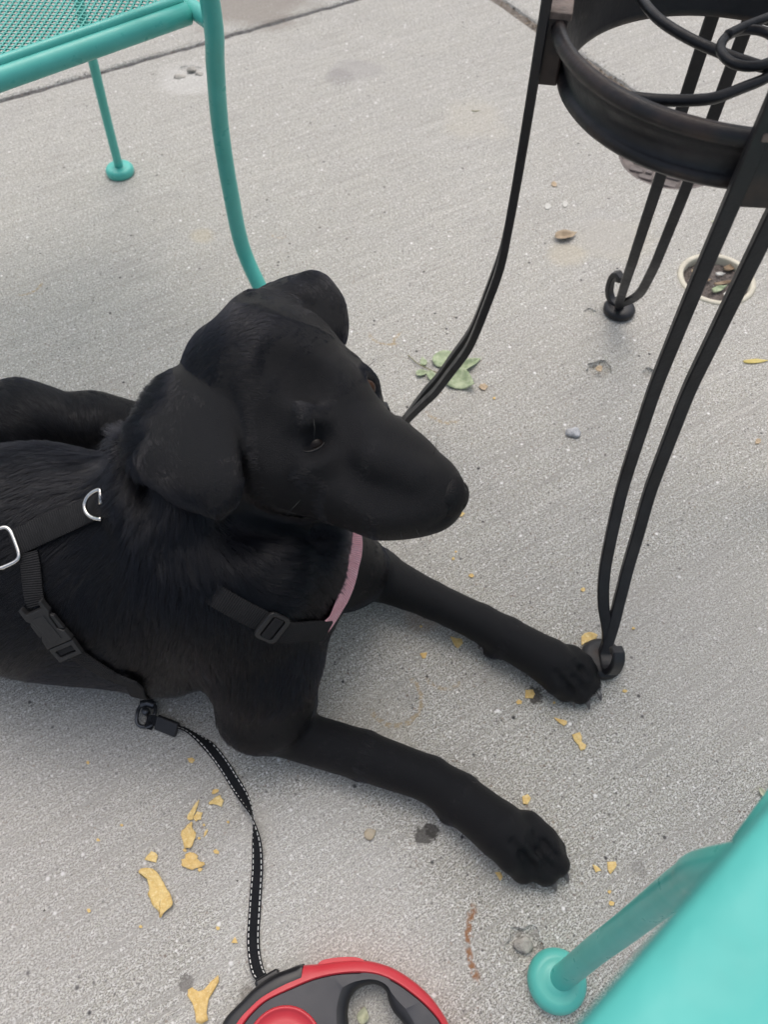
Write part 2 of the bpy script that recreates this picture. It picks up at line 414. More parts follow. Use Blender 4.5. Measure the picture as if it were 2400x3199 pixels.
# ------------------------------------------------------------------ drain cups and inspection cover
M_PVC = plain('yellowed_plastic', (.62, .58, .47), .5, 0, .12, 60)
M_RUST = plain('cast_iron_cover', (.17, .145, .135), .7, 0, .35, 50, .0015, 150)
M_WHITE = plain('white_scrap', (.58, .57, .53), .7, 0, .1, 50)
def leaf_mat(name, a, b, scale=60):
    t = NT(name); p = t.new('ShaderNodeTexCoord').outputs['Object']
    t.set(Base_Color=t.mix(t.maprange(t.noise(p, scale, 4), .35, .65), a, b), Roughness=.6, Normal=t.bump(t.noise(p, 400, 3), .0006))
    return t.m
M_BROWN = leaf_mat('dry_leaf', (.20, .13, .075), (.34, .25, .16))
M_GREEN = leaf_mat('wilted_leaf', (.26, .34, .19), (.46, .52, .34), 140)
M_PALE = leaf_mat('pale_leaf', (.50, .52, .37), (.62, .62, .46))
M_STEM = leaf_mat('leaf_stem', (.20, .19, .09), (.27, .26, .13))
M_STRAW = leaf_mat('straw_seed', (.42, .31, .19), (.58, .46, .32))
drain = empty('drain_cup', DR_C, 'round white plastic drain cup in the concrete, filled with dry leaf litter', 'drain')
obj('rim', lathe([(.0535, -.045), (.0535, .0), (.0542, .0022), (.0570, .0030), (.0615, .0026), (.0627, .0008), (.0625, -.045)], DR_C, 64), M_PVC, drain)
V, Fc = [], []
for i in range(24):
    for j in range(24):
        u, v = (i / 23 - .5) * 2, (j / 23 - .5) * 2
        a = max(abs(u), abs(v)) / max(1e-6, math.hypot(u, v)); V.append((DR_C[0] + u * a * .0534, DR_C[1] + v * a * .0534, -.0115 + random.uniform(-.002, .003)))
for i in range(23):
    for j in range(23): Fc.append((i * 24 + j, (i + 1) * 24 + j, (i + 1) * 24 + j + 1, i * 24 + j + 1))
obj('soil_fill', (V, Fc), plain('drain_soil', (.13, .11, .10), .95, 0, .5, 200, .003, 300), drain)
def leaf(c, L, W, ang, curl=.2, tilt=0.0, n=17, m=7, point=1.0, thick=.0005, fold=0.0, wave=.06):
    """leaf blade: midrib along x, curled and veined"""
    V, Fc = [], []
    for i in range(n):
        a = i / (n - 1); w = W * (math.sin(math.pi * a ** .8) ** .75) * (1 - .25 * a * point)
        for j in range(m):
            b = j / (m - 1) * 2 - 1
            x = (a - .5) * L; y = b * w / 2
            z = curl * L * ((a - .5) ** 2) * 1.4 + abs(b) * w * fold + wave * W * math.sin(a * 9 + b * 2.5) * abs(b) - (.045 * W * abs(b) if abs(b) > .05 and i % 2 else 0)
            V.append([x, y, z])
    V = np.array(V); V[:, 2] -= V[:, 2].min()
    ca, sa = math.cos(ang), math.sin(ang); R = np.array([[ca, -sa, 0], [sa, ca, 0], [0, 0, 1]])
    ct, stt = math.cos(tilt), math.sin(tilt); T = np.array([[1, 0, 0], [0, ct, -stt], [0, stt, ct]])
    V = V @ T.T; V[:, 2] -= V[:, 2].min(); V = V @ R.T + np.asarray(c)
    for i in range(n - 1):
        for j in range(m - 1): Fc.append((i * m + j, (i + 1) * m + j, (i + 1) * m + j + 1, i * m + j + 1))
    return V, Fc
def solid(o, th=.0006):
    m = o.modifiers.new('thickness', 'SOLIDIFY'); m.thickness = th; m.offset = 0; return o
lit = [((2285, 838), .034, .013, 20, M_BROWN, 'brown oval dry leaf lying in the drain cup', 'leaf'),
       ((2262, 885), .040, .007, 15, M_BROWN, 'narrow brown dry leaf strip in middle of the drain cup', 'leaf'),
       ((2185, 835), .026, .012, 60, M_GREEN, 'dull green leaf scrap at far left of the drain cup', 'leaf'),
       ((2175, 862), .024, .010, 120, M_STRAW, 'tan dry leaf scrap at left side of the drain cup', 'leaf'),
       ((2245, 905), .030, .012, 25, M_GREEN, 'crumpled green leaf at front of the drain cup', 'leaf'),
       ((2250, 858), .016, .008, 0, M_WHITE, 'small white scrap in middle of the drain cup', 'scrap'),
       ((2275, 920), .022, .010, 30, M_WHITE, 'white torn scrap at front edge of the drain cup', 'scrap'),
       ((2205, 875), .018, .008, 160, M_BROWN, 'small brown leaf bit left of the drain cup centre', 'leaf')]
for q, L, W, a, m, lab, cat in lit:
    g = G(q[0], q[1], -.008)
    tag(solid(obj('leaf_scrap' if cat == 'leaf' else 'paper_scrap', leaf(g + [0, 0, .0005], L, W, math.radians(a), .25, .25, wave=.15), m), .0008), lab, cat, 'leaf litter in the drain cup')
cover = empty('inspection_cover', CV_C, 'round rusty cast metal cover with raised blocks, sunk in concrete', 'cover')
obj('plate', lathe([(0, -.009), (.083, -.009), (.085, -.012), (.085, -.05), (0, -.05)], CV_C, 64), M_RUST, cover)
obj('frame_ring', lathe([(.087, -.05), (.0872, -.004), (.0885, -.001), (.0928, -.001), (.0936, -.004), (.0936, -.05)], CV_C, 64), M_RUST, cover)
blk0 = None
for i in range(-4, 5):
    for j in range(-4, 5):
        x, y = i * .026 + (j % 2) * .013, j * .0235
        if math.hypot(x, y) > .074: continue
        a = math.radians(45 if (i + j) % 2 else -45) + .35
        if blk0 is None:
            blk0 = obj('raised_block', box((0, 0, 0), np.eye(3), (.0125, .0058, .0024)), M_RUST, cover, False); k = blk0; bevel(k, .001, 1)
        else:
            k = blk0.copy(); COL.objects.link(k)
        k.parent = cover; k.matrix_parent_inverse = Matrix(); k.location = (x, y, -.0072); k.rotation_euler = (0, 0, a)

# ------------------------------------------------------------------ teal chairs
def foot_cap(c, r=.0265, h=.017):
    return lathe([(0, h), (.012, h), (.0145, h - .0015), (.018, h * .98), (r * .88, h * .86), (r * .985, h * .62), (r, h * .35), (r * .97, h * .08), (r * .9, 0), (0, 0)], c, 40)
def chair(name, L, e1, e2, label, width, front_path, arm, group, wide_arm=False):
    """L: front leg axis at seat height; e1 across the seat, e2 to the rear"""
    e1 = np.r_[e1, 0]; e2 = np.r_[e2, 0]; Z = np.array([0, 0, 1.]); Lz = np.array([L[0], L[1], 0])
    t = empty(name, (L[0], L[1], 0), label, 'chair', group); SH = .425
    def at(a, b, z): return Lz + e1 * a + e2 * b + Z * z
    fp = [(b, z) for b, z in front_path]
    for a, flip in ((0, 1), (width, -1)):
        pts = catmull([at(a, b, z) for b, z in fp], 46)
        obj('front_leg', tube(pts, .0112, 16), M_TEAL, t)
        obj('foot', foot_cap(at(a, fp[0][0], 0)), M_TEAL, t)
        rp = catmull([at(a, .472, .005), at(a, .455, .12), at(a, .42, .30), at(a, .40, SH - .02), at(a, .43, .60), at(a, .50, .86)], 40)
        obj('rear_leg', tube(rp, .0078, 12), M_TEAL, t); obj('foot', foot_cap(at(a, .472, 0), .0255, .016), M_TEAL, t)
        sr = catmull([at(a, -.004, SH), at(a, .05, SH), at(a, .25, SH - .004), at(a, .42, SH - .010)], 20)
        obj('side_rail', tube(sr, .010, 14), M_TEAL, t)
        if arm:
            hh = fp[-1][1]
            ap = catmull([at(a, fp[-1][0], hh), at(a, .10, hh + .018), at(a, .28, hh + .006), at(a, .46, hh - .012)], 24)
            obj('armrest', sweep(ap, rrect(.026, .012, .005)), M_TEAL, t)
    # seat front rail, mesh seat with rolled edge, backrest
    K = .040
    fr = [at(.010, K, SH), at(width - .01, K, SH)]
    obj('front_rail', tube(catmull(fr, 12), .0118, 18), M_TEAL, t)
    obj('rear_rail', tube(catmull([at(.01, .41, SH - .01), at(width - .01, .41, SH - .01)], 12), .009, 12), M_TEAL, t)
    ez = SH + .0125
    loop = [at(.014, K + .006, ez), at(width - .014, K + .006, ez), at(width - .014, .40, ez - .01), at(.014, .40, ez - .01)]
    lp = []
    for i in range(4):
        for k in range(12): lp.append(loop[i] + (loop[(i + 1) % 4] - loop[i]) * k / 12)
    obj('seat_edge', tube(lp, .0056, 10, closed=True), M_TEAL, t)
    # expanded metal: zigzag strands, alternately lifted
    V, Fc = [], []; nr, nc = 58, 46
    px, py = (width - .03) / nc, (.40 - K - .012) / nr
    for r in range(nr):
        base_i = len(V); pts = []
        for c_ in range(nc * 2 + 1):
            zig = (.5 if (c_ + r) % 2 else -.5)
            pts.append((.015 + c_ * px / 2, K + .012 + (r + .5 + zig * .95) * py))
        for q, (a, b) in enumerate(pts):
            lift = .0011 if (q + r) % 2 else -.0006
            sag = -.010 * math.sin(math.pi * (a / width)) * math.sin(math.pi * min(1, (b - K) / .36)) - .01 * (b - K) / .36
            wv = .0020
            for db, dz in ((-wv, -.0003), (-wv * .2, .0011), (wv, .0003), (wv * .2, -.0009)):
                V.append(at(a, b + db, ez - .001 + lift + sag + dz))
        for q in range(len(pts) - 1):
            for k in range(4):
                l = (k + 1) % 4; i0 = base_i + q * 4; Fc.append((i0 + k, i0 + l, i0 + 4 + l, i0 + 4 + k))
    tag(obj('seat_mesh', (V, Fc), M_TEAL, t), kind='stuff')
    bt = catmull([at(0, .49, .84), at(width * .2, .515, .895), at(width * .5, .52, .91), at(width * .8, .515, .895), at(width, .49, .84)], 30)
    obj('back_rail', tube(bt, .009, 12), M_TEAL, t)
    return t, at
A_L = G(664, 60, .43)[:2]; A_e2 = unit((G(380, 545)[:2] - A_L)); A_e1 = np.array([-A_e2[1], A_e2[0]])
if A_e1[0] > 0: A_e1 = -A_e1
# profile of the bowed front leg: (offset to the rear, height)
def plane_path(L, e2, px_list):
    n = np.array([-e2[1], e2[0], 0]); P0 = np.array([L[0], L[1], 0]); out = []
    for q in px_list:
        d = ray(*q); s = ((P0 - _O) @ n) / (d @ n); w = _O + d * s; out.append((float((w - P0)[:2] @ e2), float(w[2])))
    return out
pp = plane_path(A_L, A_e2, [(800, 910), (760, 780), (720, 600), (688, 400), (672, 200), (664, 60)])
low = pp[0]
FRONT_PATH = [(low[0] - .045, .004), (low[0] - .030, .035)] + [pp[0], pp[1], pp[2], pp[3], pp[4], (0.0, .43), (0.0, .55), (.004, .625)]
FRONT_PATH = [q for i, q in enumerate(FRONT_PATH) if i == 0 or q[1] > FRONT_PATH[i - 1][1] + .012]
chair('patio_chair', A_L, A_e1, A_e2, 'turquoise metal patio chair with mesh seat, standing behind the black dog', .50, FRONT_PATH, True, 'turquoise patio chairs')

# near chair: its front leg, and the broad armrest close under the camera
def near_chair():
    t = empty('patio_chair', G(1736, 3065), 'turquoise metal chair in near right corner, its broad smooth armrest out of focus', 'chair', 'turquoise patio chairs')
    f0 = G(1736, 3065)
    foot_p = [np.array([f0[0], f0[1], .004]), G(1775, 3040, .03), G(1865, 2966, .10), G(1960, 2895, .17), G(2060, 2815, .245), G(2145, 2752, .31), G(2225, 2712, .37)]
    tip = foot_p[-1]; ax = unit(np.array([.72, .69, 0])); sd = np.array([ax[1], -ax[0], 0])
    path = foot_p + [tip + ax * .008 + sd * .020 + [0, 0, .12], tip + ax * .010 + sd * .040 + [0, 0, .232]]
    obj('front_leg', tube(catmull(path, 60), .0112, 20), M_TEAL, t)
    obj('foot', foot_cap(np.array([f0[0], f0[1], 0]), .0275, .018), M_TEAL, t)
    e0 = G(1815, 3199, .645); e1 = G(2405, 2508, .645); d = unit(e1 - e0); s = np.array([d[1], -d[0], 0])
    if s[0] < 0: s = -s
    W = .062; mid = e0 + s * W / 2
    ap = [mid - d * .20 + [0, 0, -.03], mid - d * .12 + [0, 0, -.004], mid, mid + d * .08, mid + d * .2 + [0, 0, .004], mid + d * .36 + [0, 0, -.004]]
    sec = [(-W/2, -.004), (-W/2 + .002, .0015), (-W/2 + .008, .004), (-W/4, .0062), (0, .0072), (W/4, .0062), (W/2 - .008, .004), (W/2 - .002, .0015), (W/2, -.004), (W/2 - .004, -.006), (-W/2 + .004, -.006)]
    obj('armrest', sweep(catmull(ap, 40), sec, caps=True), M_TEALARM, t)
    rear = tip + ax * .46
    obj('rear_leg', tube(catmull([np.r_[rear[:2], .004] + ax * .03, np.r_[rear[:2], .40], np.r_[rear[:2], .66] + ax * .03, np.r_[rear[:2], .88] + ax * .10], 30), .008, 12), M_TEAL, t)
    obj('foot', foot_cap(np.r_[(rear + ax * .03)[:2], 0], .0255, .016), M_TEAL, t)
    for sgn in (1,):
        q0, q1 = np.r_[tip[:2], .425], np.r_[rear[:2], .415]
        obj('side_rail', tube(catmull([q0, (q0 + q1) / 2, q1], 14), .010, 14), M_TEAL, t)
        w = .48
        for b, nm in ((.04, 'front_rail'), (.44, 'rear_rail')):
            a0 = q0 + ax * b; obj(nm, tube(catmull([a0, a0 + sd * w / 2, a0 + sd * w], 10), .011, 14), M_TEAL, t)
        V, Fc = [], []
        for i in range(30):
            c0 = q0 + ax * (.05 + i * .013) + [0, 0, .012]
            v, f = box(c0 + sd * w / 2, np.array([sd, ax, [0, 0, 1.]]), (w / 2, .0022, .0012)); n = len(V); V += v; Fc += [tuple(a + n for a in k) for k in f]
        obj('seat_strip_panel', (V, Fc), M_TEAL, t, False)['kind'] = 'stuff'
near_chair()

# ------------------------------------------------------------------ wrought iron table
F1, F2, F3 = G(1220, 1350), G(1935, 965), G(1879, 2082); TC = (F2 + F3) / 2; F4 = F2 + F3 - F1
RC = np.array([.2795, .636, 0]); RING_R = .1365; RZ0, RZ1 = .507, .556
table = empty('iron_table', (TC[0], TC[1], 0), 'black wrought iron patio table with paired bar legs and a ring below its top', 'table')
PROF = [(0.0, .70), (0.0, .50), (0.003, .43), (.012, .37), (.030, .317), (.10, .263), (.17, .217), (.235, .187), (.50, .108), (.83, .034), (.93, .016)]
def leg(foot, k, dip=1.0):
    foot = foot[:2]; d = unit(foot - RC[:2]); T = RC[:2] + d * (RING_R + (.0180 if k == 0 else .0145)); tg = np.array([-d[1], d[0]])
    def ax(s): return T + (foot - T) * s
    zz = [.70, .56, .50, .43, .37, .317, .263, .217, .187, .145, .108, .085, .066, .052]
    spread = [.0165, .0165, .0165, .0163, .0158, .0150, .0142, .0132, .0122, .0108, .0090, .0076, .0064, .0058]; spread_b = [.0165, .0165, .0165, .0165, .0162, .0158, .0158, .0160, .0162, .0164, .0156, .0136, .0098, .0064]
    pz = np.array([q[1] for q in PROF][::-1]); ps = np.array([q[0] for q in PROF][::-1])
    for sgn in (1, -1):
        pts = []
        if sgn > 0: zs, sp = zz + [.034, .022, .0155], spread + [.0040, .0018, .0006]
        else: zs, sp = zz[:-1] + [.054, .040, .028], spread_b[:-1] + [.0058, .0004, -.0024]
        for z, w in zip(zs, sp):
            c = ax(np.interp(z, pz, ps)) + tg * sgn * w; pts.append([c[0], c[1], z])
        side = None
        if sgn > 0:                                        # the foot end turns out and curls up into a scroll
            c0 = np.array(pts[-1]); ca_, sa_ = math.cos((.45, .95, .12, .4)[k]), math.sin((.45, .95, .12, .4)[k]); dd = np.array([d[0] * ca_ - d[1] * sa_, d[0] * sa_ + d[1] * ca_, 0]); nb = len(pts)
            for a, u in ((.008, -.0015), (.017, .000), (.0250, .007), (.0285, .018), (.0290, .033), (.0265, .044), (.0205, .0485), (.0150, .0455), (.0140, .040)):
                pts.append(c0 + dd * a + [0, 0, u])
        m_ = 130 if sgn > 0 else 64
        if True:
            pts = catmull(pts, m_); side = np.tile(np.r_[tg, 0], (m_, 1))
            if sgn > 0:
                t2 = np.array([-dd[1], dd[0], 0]); hz = np.clip((.05 - pts[:, 2]) / .03, 0, 1); hz = np.maximum.accumulate(hz)[:, None]; side = side * (1 - hz) + t2 * hz
        sec = rrect(.0128, .0085, .0012, 1) if sgn > 0 else rrect(.0124, .0078, .0012, 1)
        o = obj('leg_bar', sweep(pts, sec, sides=side), M_IRON, table); autosmooth(o)
    pad = np.array([*(ax(.955)), 0.0])
    obj('foot_pad', lathe([(0, .0150), (.010, .0150), (.0170, .0142), (.0225, .0118), (.0250, .0080), (.0245, .003), (.0215, 0), (0, 0)], pad, 36), M_IRON, table)
    # bracket to the ring
    m = (T + (RC[:2] + d * RING_R)) / 2; br = np.r_[m, (RZ0 + RZ1) / 2 + .001]; axm = np.array([np.r_[d, 0], np.r_[tg, 0], [0, 0, 1.]])
    o = obj('bracket', box(br, axm, (.0105, .0165, .0265)), M_IRON, table, False); bevel(o, .002, 2)
    o2 = obj('bracket_lip', box(br + [0, 0, .0267], axm, (.0125, .0165, .0030)), M_IRONWORN, o, False); bevel(o2, .0012, 2)
for k, f_ in enumerate((F1, F2, F3, F4)): leg(f_, k)
LO, HI = -.0060, .0050                                              # the band flares: smaller below, wider above
rp = [(LO - .0022, RZ0 + .006), (LO - .0035, RZ0 + .003), (LO - .0025, RZ0), (LO + .0030, RZ0 - .001), (LO + .0062, RZ0 + .0025), (LO + .0062, RZ0 + .0065), (LO + .0040, RZ0 + .0098), (LO + .0012, RZ0 + .0108),
      (HI + .0004, RZ1 - .0125), (HI + .0036, RZ1 - .0115), (HI + .0066, RZ1 - .0085), (HI + .0074, RZ1 - .0045), (HI + .0040, RZ1 + .0008), (HI - .0010, RZ1 + .0012), (HI - .0034, RZ1 - .002), (HI - .0026, RZ1 - .006)]
obj('ring', lathe([(RING_R + a, z) for a, z in rp], RC, 96, True), M_IRON, table)
def scroll(pxs, z, r=.0041, extra=None):
    pts = [G(x, y, z) for x, y in pxs] + (extra or [])
    obj('scroll_rod', tube(catmull(pts, 50), r, 12), M_IRON, table)
scroll([(1985, -60), (2010, 2), (2062, 62), (2150, 118), (2250, 163), (2330, 192), (2410, 212), (2520, 200), (2600, 140)], .552)
scroll([(1958, 303), (2050, 312), (2150, 314), (2235, 306), (2320, 275), (2405, 238), (2500, 170)], .548)
cc = [(2345 + 92 * math.cos(a), 150 + 58 * math.sin(a)) for a in np.radians(np.arange(0, 361, 20))]
scroll(cc, .556, .0036)
scroll([(2275, 108), (2330, 82), (2400, 55), (2480, 20)], .558, .0036)
# top: rim and radial slats with gaps
obj('top_rim', lathe([(.262, .700), (.272, .700), (.274, .706), (.272, .716), (.262, .716), (.261, .708)], TC, 96, True), M_IRON, table)
sl0 = None
for k in range(24):
    if sl0 is None:
        sl0 = obj('top_slat', box((.155, 0, 0), np.eye(3), (.112, .006, .002)), M_IRON, table, False); s_ = sl0
    else:
        s_ = sl0.copy(); COL.objects.link(s_)
    s_.parent = table; s_.matrix_parent_inverse = Matrix(); s_.location = (0, 0, .708); s_.rotation_euler = (0, 0, k * 2 * math.pi / 24)
obj('top_hub', lathe([(0, .713), (.045, .713), (.047, .708), (.045, .703), (0, .703)], TC, 40), M_IRON, table)
# ------------------------------------------------------------------ black dog: one continuous body from blended volumes
VOX = 0.0028
B0 = np.array([-.86, .03, -.004]); B1 = np.array([.30, .68, .45])
DIM = np.ceil((B1 - B0) / VOX).astype(int)
SDF = np.full(DIM, .2, np.float32)
AX = [(B0[i] + VOX * np.arange(DIM[i])).astype(np.float32) for i in range(3)]
def _window(lo, hi, pad):
    a = np.clip(np.floor((np.asarray(lo) - pad - B0) / VOX).astype(int), 0, DIM); b = np.clip(np.ceil((np.asarray(hi) + pad - B0) / VOX).astype(int) + 1, 0, DIM)
    sl = tuple(slice(a[i], b[i]) for i in range(3))
    return sl, AX[0][sl[0]][:, None, None], AX[1][sl[1]][None, :, None], AX[2][sl[2]][None, None, :]
def _blend(sl, d, k, sub=False):
    s = SDF[sl]
    if s.size == 0: return
    if sub:
        h = np.clip(.5 - .5 * (s + d) / k, 0, 1); SDF[sl] = s * (1 - h) - d * h + k * h * (1 - h)
    else:
        h = np.clip(.5 + .5 * (s - d) / k, 0, 1); SDF[sl] = s * (1 - h) + d * h - k * h * (1 - h)
def cone(a, ra, b, rb, k=.02, sub=False):
    a, b = np.asarray(a, float), np.asarray(b, float); r = max(ra, rb)
    sl, X, Y, Z = _window(np.minimum(a, b) - r, np.maximum(a, b) + r, k + .012)
    ab = b - a; L2 = max(1e-9, ab @ ab)
    t = np.clip(((X - a[0]) * ab[0] + (Y - a[1]) * ab[1] + (Z - a[2]) * ab[2]) / L2, 0, 1)
    d = np.sqrt((X - a[0] - t * ab[0]) ** 2 + (Y - a[1] - t * ab[1]) ** 2 + (Z - a[2] - t * ab[2]) ** 2) - (ra + (rb - ra) * t)
    _blend(sl, d, k, sub)
def ball(c, r, k=.02, sub=False): cone(c, r, np.asarray(c) + 1e-5, r, k, sub)
def ell(c, axes, radii, k=.02, sub=False):
    c = np.asarray(c, float); axes = np.asarray(axes, float); r = np.asarray(radii, float); R_ = r.max()
    sl, X, Y, Z = _window(c - R_, c + R_, k + .012)
    q = [((X - c[0]) * axes[i][0] + (Y - c[1]) * axes[i][1] + (Z - c[2]) * axes[i][2]) for i in range(3)]
    k0 = np.sqrt(sum((q[i] / r[i]) ** 2 for i in range(3))); k1 = np.sqrt(sum((q[i] / r[i] ** 2) ** 2 for i in range(3)))
    _blend(sl, k0 * (k0 - 1) / np.maximum(k1, 1e-6), k, sub)
def R_(rpx, d): return rpx * d / FPX
def hc(px, py, d, rpx, qx, qy, e, spx, k=.014, sub=False):        # a tapered volume of the head
    cone(C(px, py, d), R_(rpx, d), C(qx, qy, e), R_(spx, e), k, sub)

V3 = lambda *a: np.array(a, float)
def surf(px, py):
    dr = ray(px, py); ts = np.arange(.50, 1.0, .0005); q = (_O[None] + dr[None] * ts[:, None] - B0) / VOX; q = np.round(q).astype(int)
    ok = np.all((q >= 0) & (q < DIM), axis=1); v = np.full(len(ts), 1.0); v[ok] = SDF[tuple(q[ok].T)]; k = np.argmax(v < 0); return float(ts[k])
def stroke(pts, off, r, k, sub=False):
    """a run of volumes following the skin, each off metres below it"""
    P_ = [C(x, y, surf(x, y) + off) for x, y in pts]
    for a, b in zip(P_, P_[1:]): cone(a, r, b, r, k, sub)
# trunk
cone(V3(-.150, .358, .155), .094, V3(-.36, .405, .138), .113, .04)
cone(V3(-.36, .402, .134), .111, V3(-.62, .455, .120), .100, .04)
cone(V3(-.235, .352, .092), .078, V3(-.50, .420, .086), .080, .04)
cone(V3(-.62, .460, .125), .102, V3(-.78, .450, .110), .095, .05)
cone(V3(-.22, .405, .208), .055, V3(-.40, .430, .182), .044, .04)     # withers
# far hind leg folded up beside the trunk, rump
cone(V3(-.70, .510, .105), .076, G(60, 1318, .085), .049, .03)
cone(G(60, 1318, .085), .048, G(300, 1326, .060), .035, .03)
cone(G(300, 1318, .065), .040, G(470, 1330, .040), .030, .02)
cone(V3(-.74, .40, .10), .085, V3(-.60, .325, .06), .050, .04)
# chest, shoulders, neck
ell(V3(-.128, .362, .152), np.eye(3), (.072, .085, .100), .03)
ball(V3(-.100, .368, .155), .056, .03)
cone(V3(-.160, .342, .185), .055, V3(-.122, .312, .125), .050, .028)
cone(V3(-.09, .430, .150), .070, V3(-.05, .425, .075), .048, .03)
cone(V3(-.17, .388, .205), .090, V3(-.105, .455, .300), .072, .04)
cone(V3(-.210, .420, .222), .056, V3(-.105, .470, .308), .040, .03)
cone(C(402, 1405, .690), R_(62, .69), C(418, 1560, .693), R_(70, .69), .014)      # roll of skin over the back strap
cone(C(418, 1560, .693), R_(70, .69), C(480, 1690, .690), R_(66, .69), .016)
cone(V3(-.115, .380, .20), .072, V3(-.085, .44, .28), .054, .04)       # throat
# near foreleg
cone(V3(-.118, .300, .120), .047, V3(-.128, .262, .068), .041, .026)
cone(V3(-.120, .285, .110), .045, G(880, 2190, .058), .036, .03)
cone(V3(-.128, .262, .068), .040, G(815, 2264, .034), .0255, .022)
cone(G(822, 2266, .033), .0265, G(1130, 2358, .031), .0258, .010)
cone(G(1130, 2358, .031), .0258, G(1340, 2432, .027), .0232, .004)
cone(G(1340, 2432, .027), .0232, G(1432, 2490, .028), .0250, .004)
cone(G(1405, 2535, .014), .012, G(1450, 2560, .013), .010, .012)       # carpal pad
cone(G(1432, 2490, .028), .0250, G(1560, 2590, .029), .0268, .004)
cone(G(1560, 2590, .029), .0268, G(1605, 2628, .028), .0258, .004)
near_toes = [((1556, 2615), (1634, 2716), .0142, .0040), ((1615, 2600), (1702, 2722), .0146, .0026), ((1652, 2585), (1740, 2698), .0138, .0022), ((1652, 2574), (1734, 2650), .0116, 0)]
def toes_sdf(toes):
    for a, b, r, _ in toes:
        m_ = (np.array(a) * .4 + np.array(b) * .6); cone(G(*a, .027), r * 1.0, G(*m_, .0260), r * 1.06, .008); cone(G(*m_, .0260), r * 1.06, G(*b, .0150), r * .96, .004)
toes_sdf(near_toes)
# far foreleg
cone(V3(-.05, .425, .085), .044, G(1165, 1790, .042), .031, .02)
cone(G(1165, 1790, .042), .0305, G(1345, 1872, .034), .0220, .010)
cone(G(1345, 1872, .034), .0220, G(1500, 1945, .030), .0218, .004)
cone(G(1500, 1945, .030), .0218, G(1580, 1990, .030), .0238, .004)
cone(G(1535, 2028, .014), .010, G(1575, 2030, .013), .009, .012)
cone(G(1580, 1990, .030), .0238, G(1715, 2065, .028), .0258, .004)
cone(G(1715, 2065, .028), .0258, G(1750, 2090, .027), .0252, .004)
far_toes = [((1706, 2088), (1765, 2158), .0132, .0024), ((1742, 2078), (1812, 2164), .0136, .0024), ((1776, 2066), (1846, 2140), .0134, .0020), ((1788, 2046), (1838, 2092), .0116, 0)]
toes_sdf(far_toes)
def toe_grooves(toes):
    for p_, q_ in zip(toes, toes[1:]):
        a = (np.array(p_[0]) + q_[0]) / 2; b = (np.array(p_[1]) + q_[1]) / 2; gr = p_[3]
        stroke([a * .75 + b * .25, a * .45 + b * .55], .0002, gr * .75, .007, True); stroke([a * .45 + b * .55, a * .12 + b * .88, b * 1.04 - a * .04], .0, gr, .005, True)
toe_grooves(near_toes); toe_grooves(far_toes)
# head
hc(825, 1190, .690, 222, 870, 1200, .684, 215, .03)
hc(880, 1190, .680, 190, 1010, 1250, .668, 140, .025)
hc(735, 1165, .700, 140, 830, 1140, .692, 185, .03)
hc(870, 1400, .660, 140, 960, 1430, .652, 110, .03)                     # near cheek
hc(880, 1455, .668, 105, 1060, 1540, .652, 82, .03)                     # jaw
hc(1060, 1375, .664, 160, 1210, 1478, .650, 138, .03)                   # muzzle
hc(1210, 1478, .650, 138, 1325, 1528, .640, 104, .03)
hc(1325, 1528, .640, 96, 1365, 1530, .636, 62, .02)
hc(1090, 1515, .648, 98, 1215, 1552, .638, 108, .025)                   # upper lip
hc(1215, 1552, .638, 108, 1325, 1575, .634, 72, .025)
hc(1325, 1552, .636, 80, 1372, 1572, .634, 46, .02)
hc(1085, 1172, .692, 56, 1118, 1190, .690, 44, .02)                     # far brow
hc(1120, 1275, .690, 72, 1160, 1310, .688, 38, .025)                    # far cheekbone
ball(C(1158, 1216, .668), R_(22, .67), .010, True)
hc(720, 1628, .668, 26, 960, 1665, .700, 24, .04, True)                 # shaded hollow between jaw and neck
stroke([(1060, 1255), (980, 1190), (900, 1130)], -.0110, .0125, .02, True)           # furrow of the forehead
stroke([(1040, 1335), (1060, 1385), (1058, 1420)], -.0080, .0105, .018, True)        # stop, in front of the near eye
stroke([(1095, 1482), (1180, 1528), (1265, 1555)], -.0112, .0135, .02, True)         # flank of the muzzle
stroke([(1075, 1392), (1180, 1442), (1300, 1490)], .0088, .0105, .012)               # edge of the bridge
stroke([(900, 1330), (950, 1322), (1000, 1336)], .0055, .0072, .018)                 # brow
stroke([(925, 1415), (965, 1450), (1015, 1440)], .0068, .0085, .016)                 # cheekbone
stroke([(845, 1330), (870, 1400)], -.0125, .014, .02, True)                          # temple
stroke([(1408, 1615), (1360, 1645)], -.0002, .0020, .004, True)                      # mouth
EYE_L = [C(x, y, surf(x, y)) for x, y in ((956, 1403), (984, 1391), (1010, 1374))]; EYE_S = EYE_L[1]
stroke([(955, 1396), (985, 1383), (1010, 1366)], -.0040, .0060, .012, True)          # shallow orbit
EYE_N = C(985, 1389, surf(985, 1389) + .0098)
stroke([(962, 1401), (985, 1390), (1005, 1378)], .0004, .0026, .003, True)           # opening between the lids
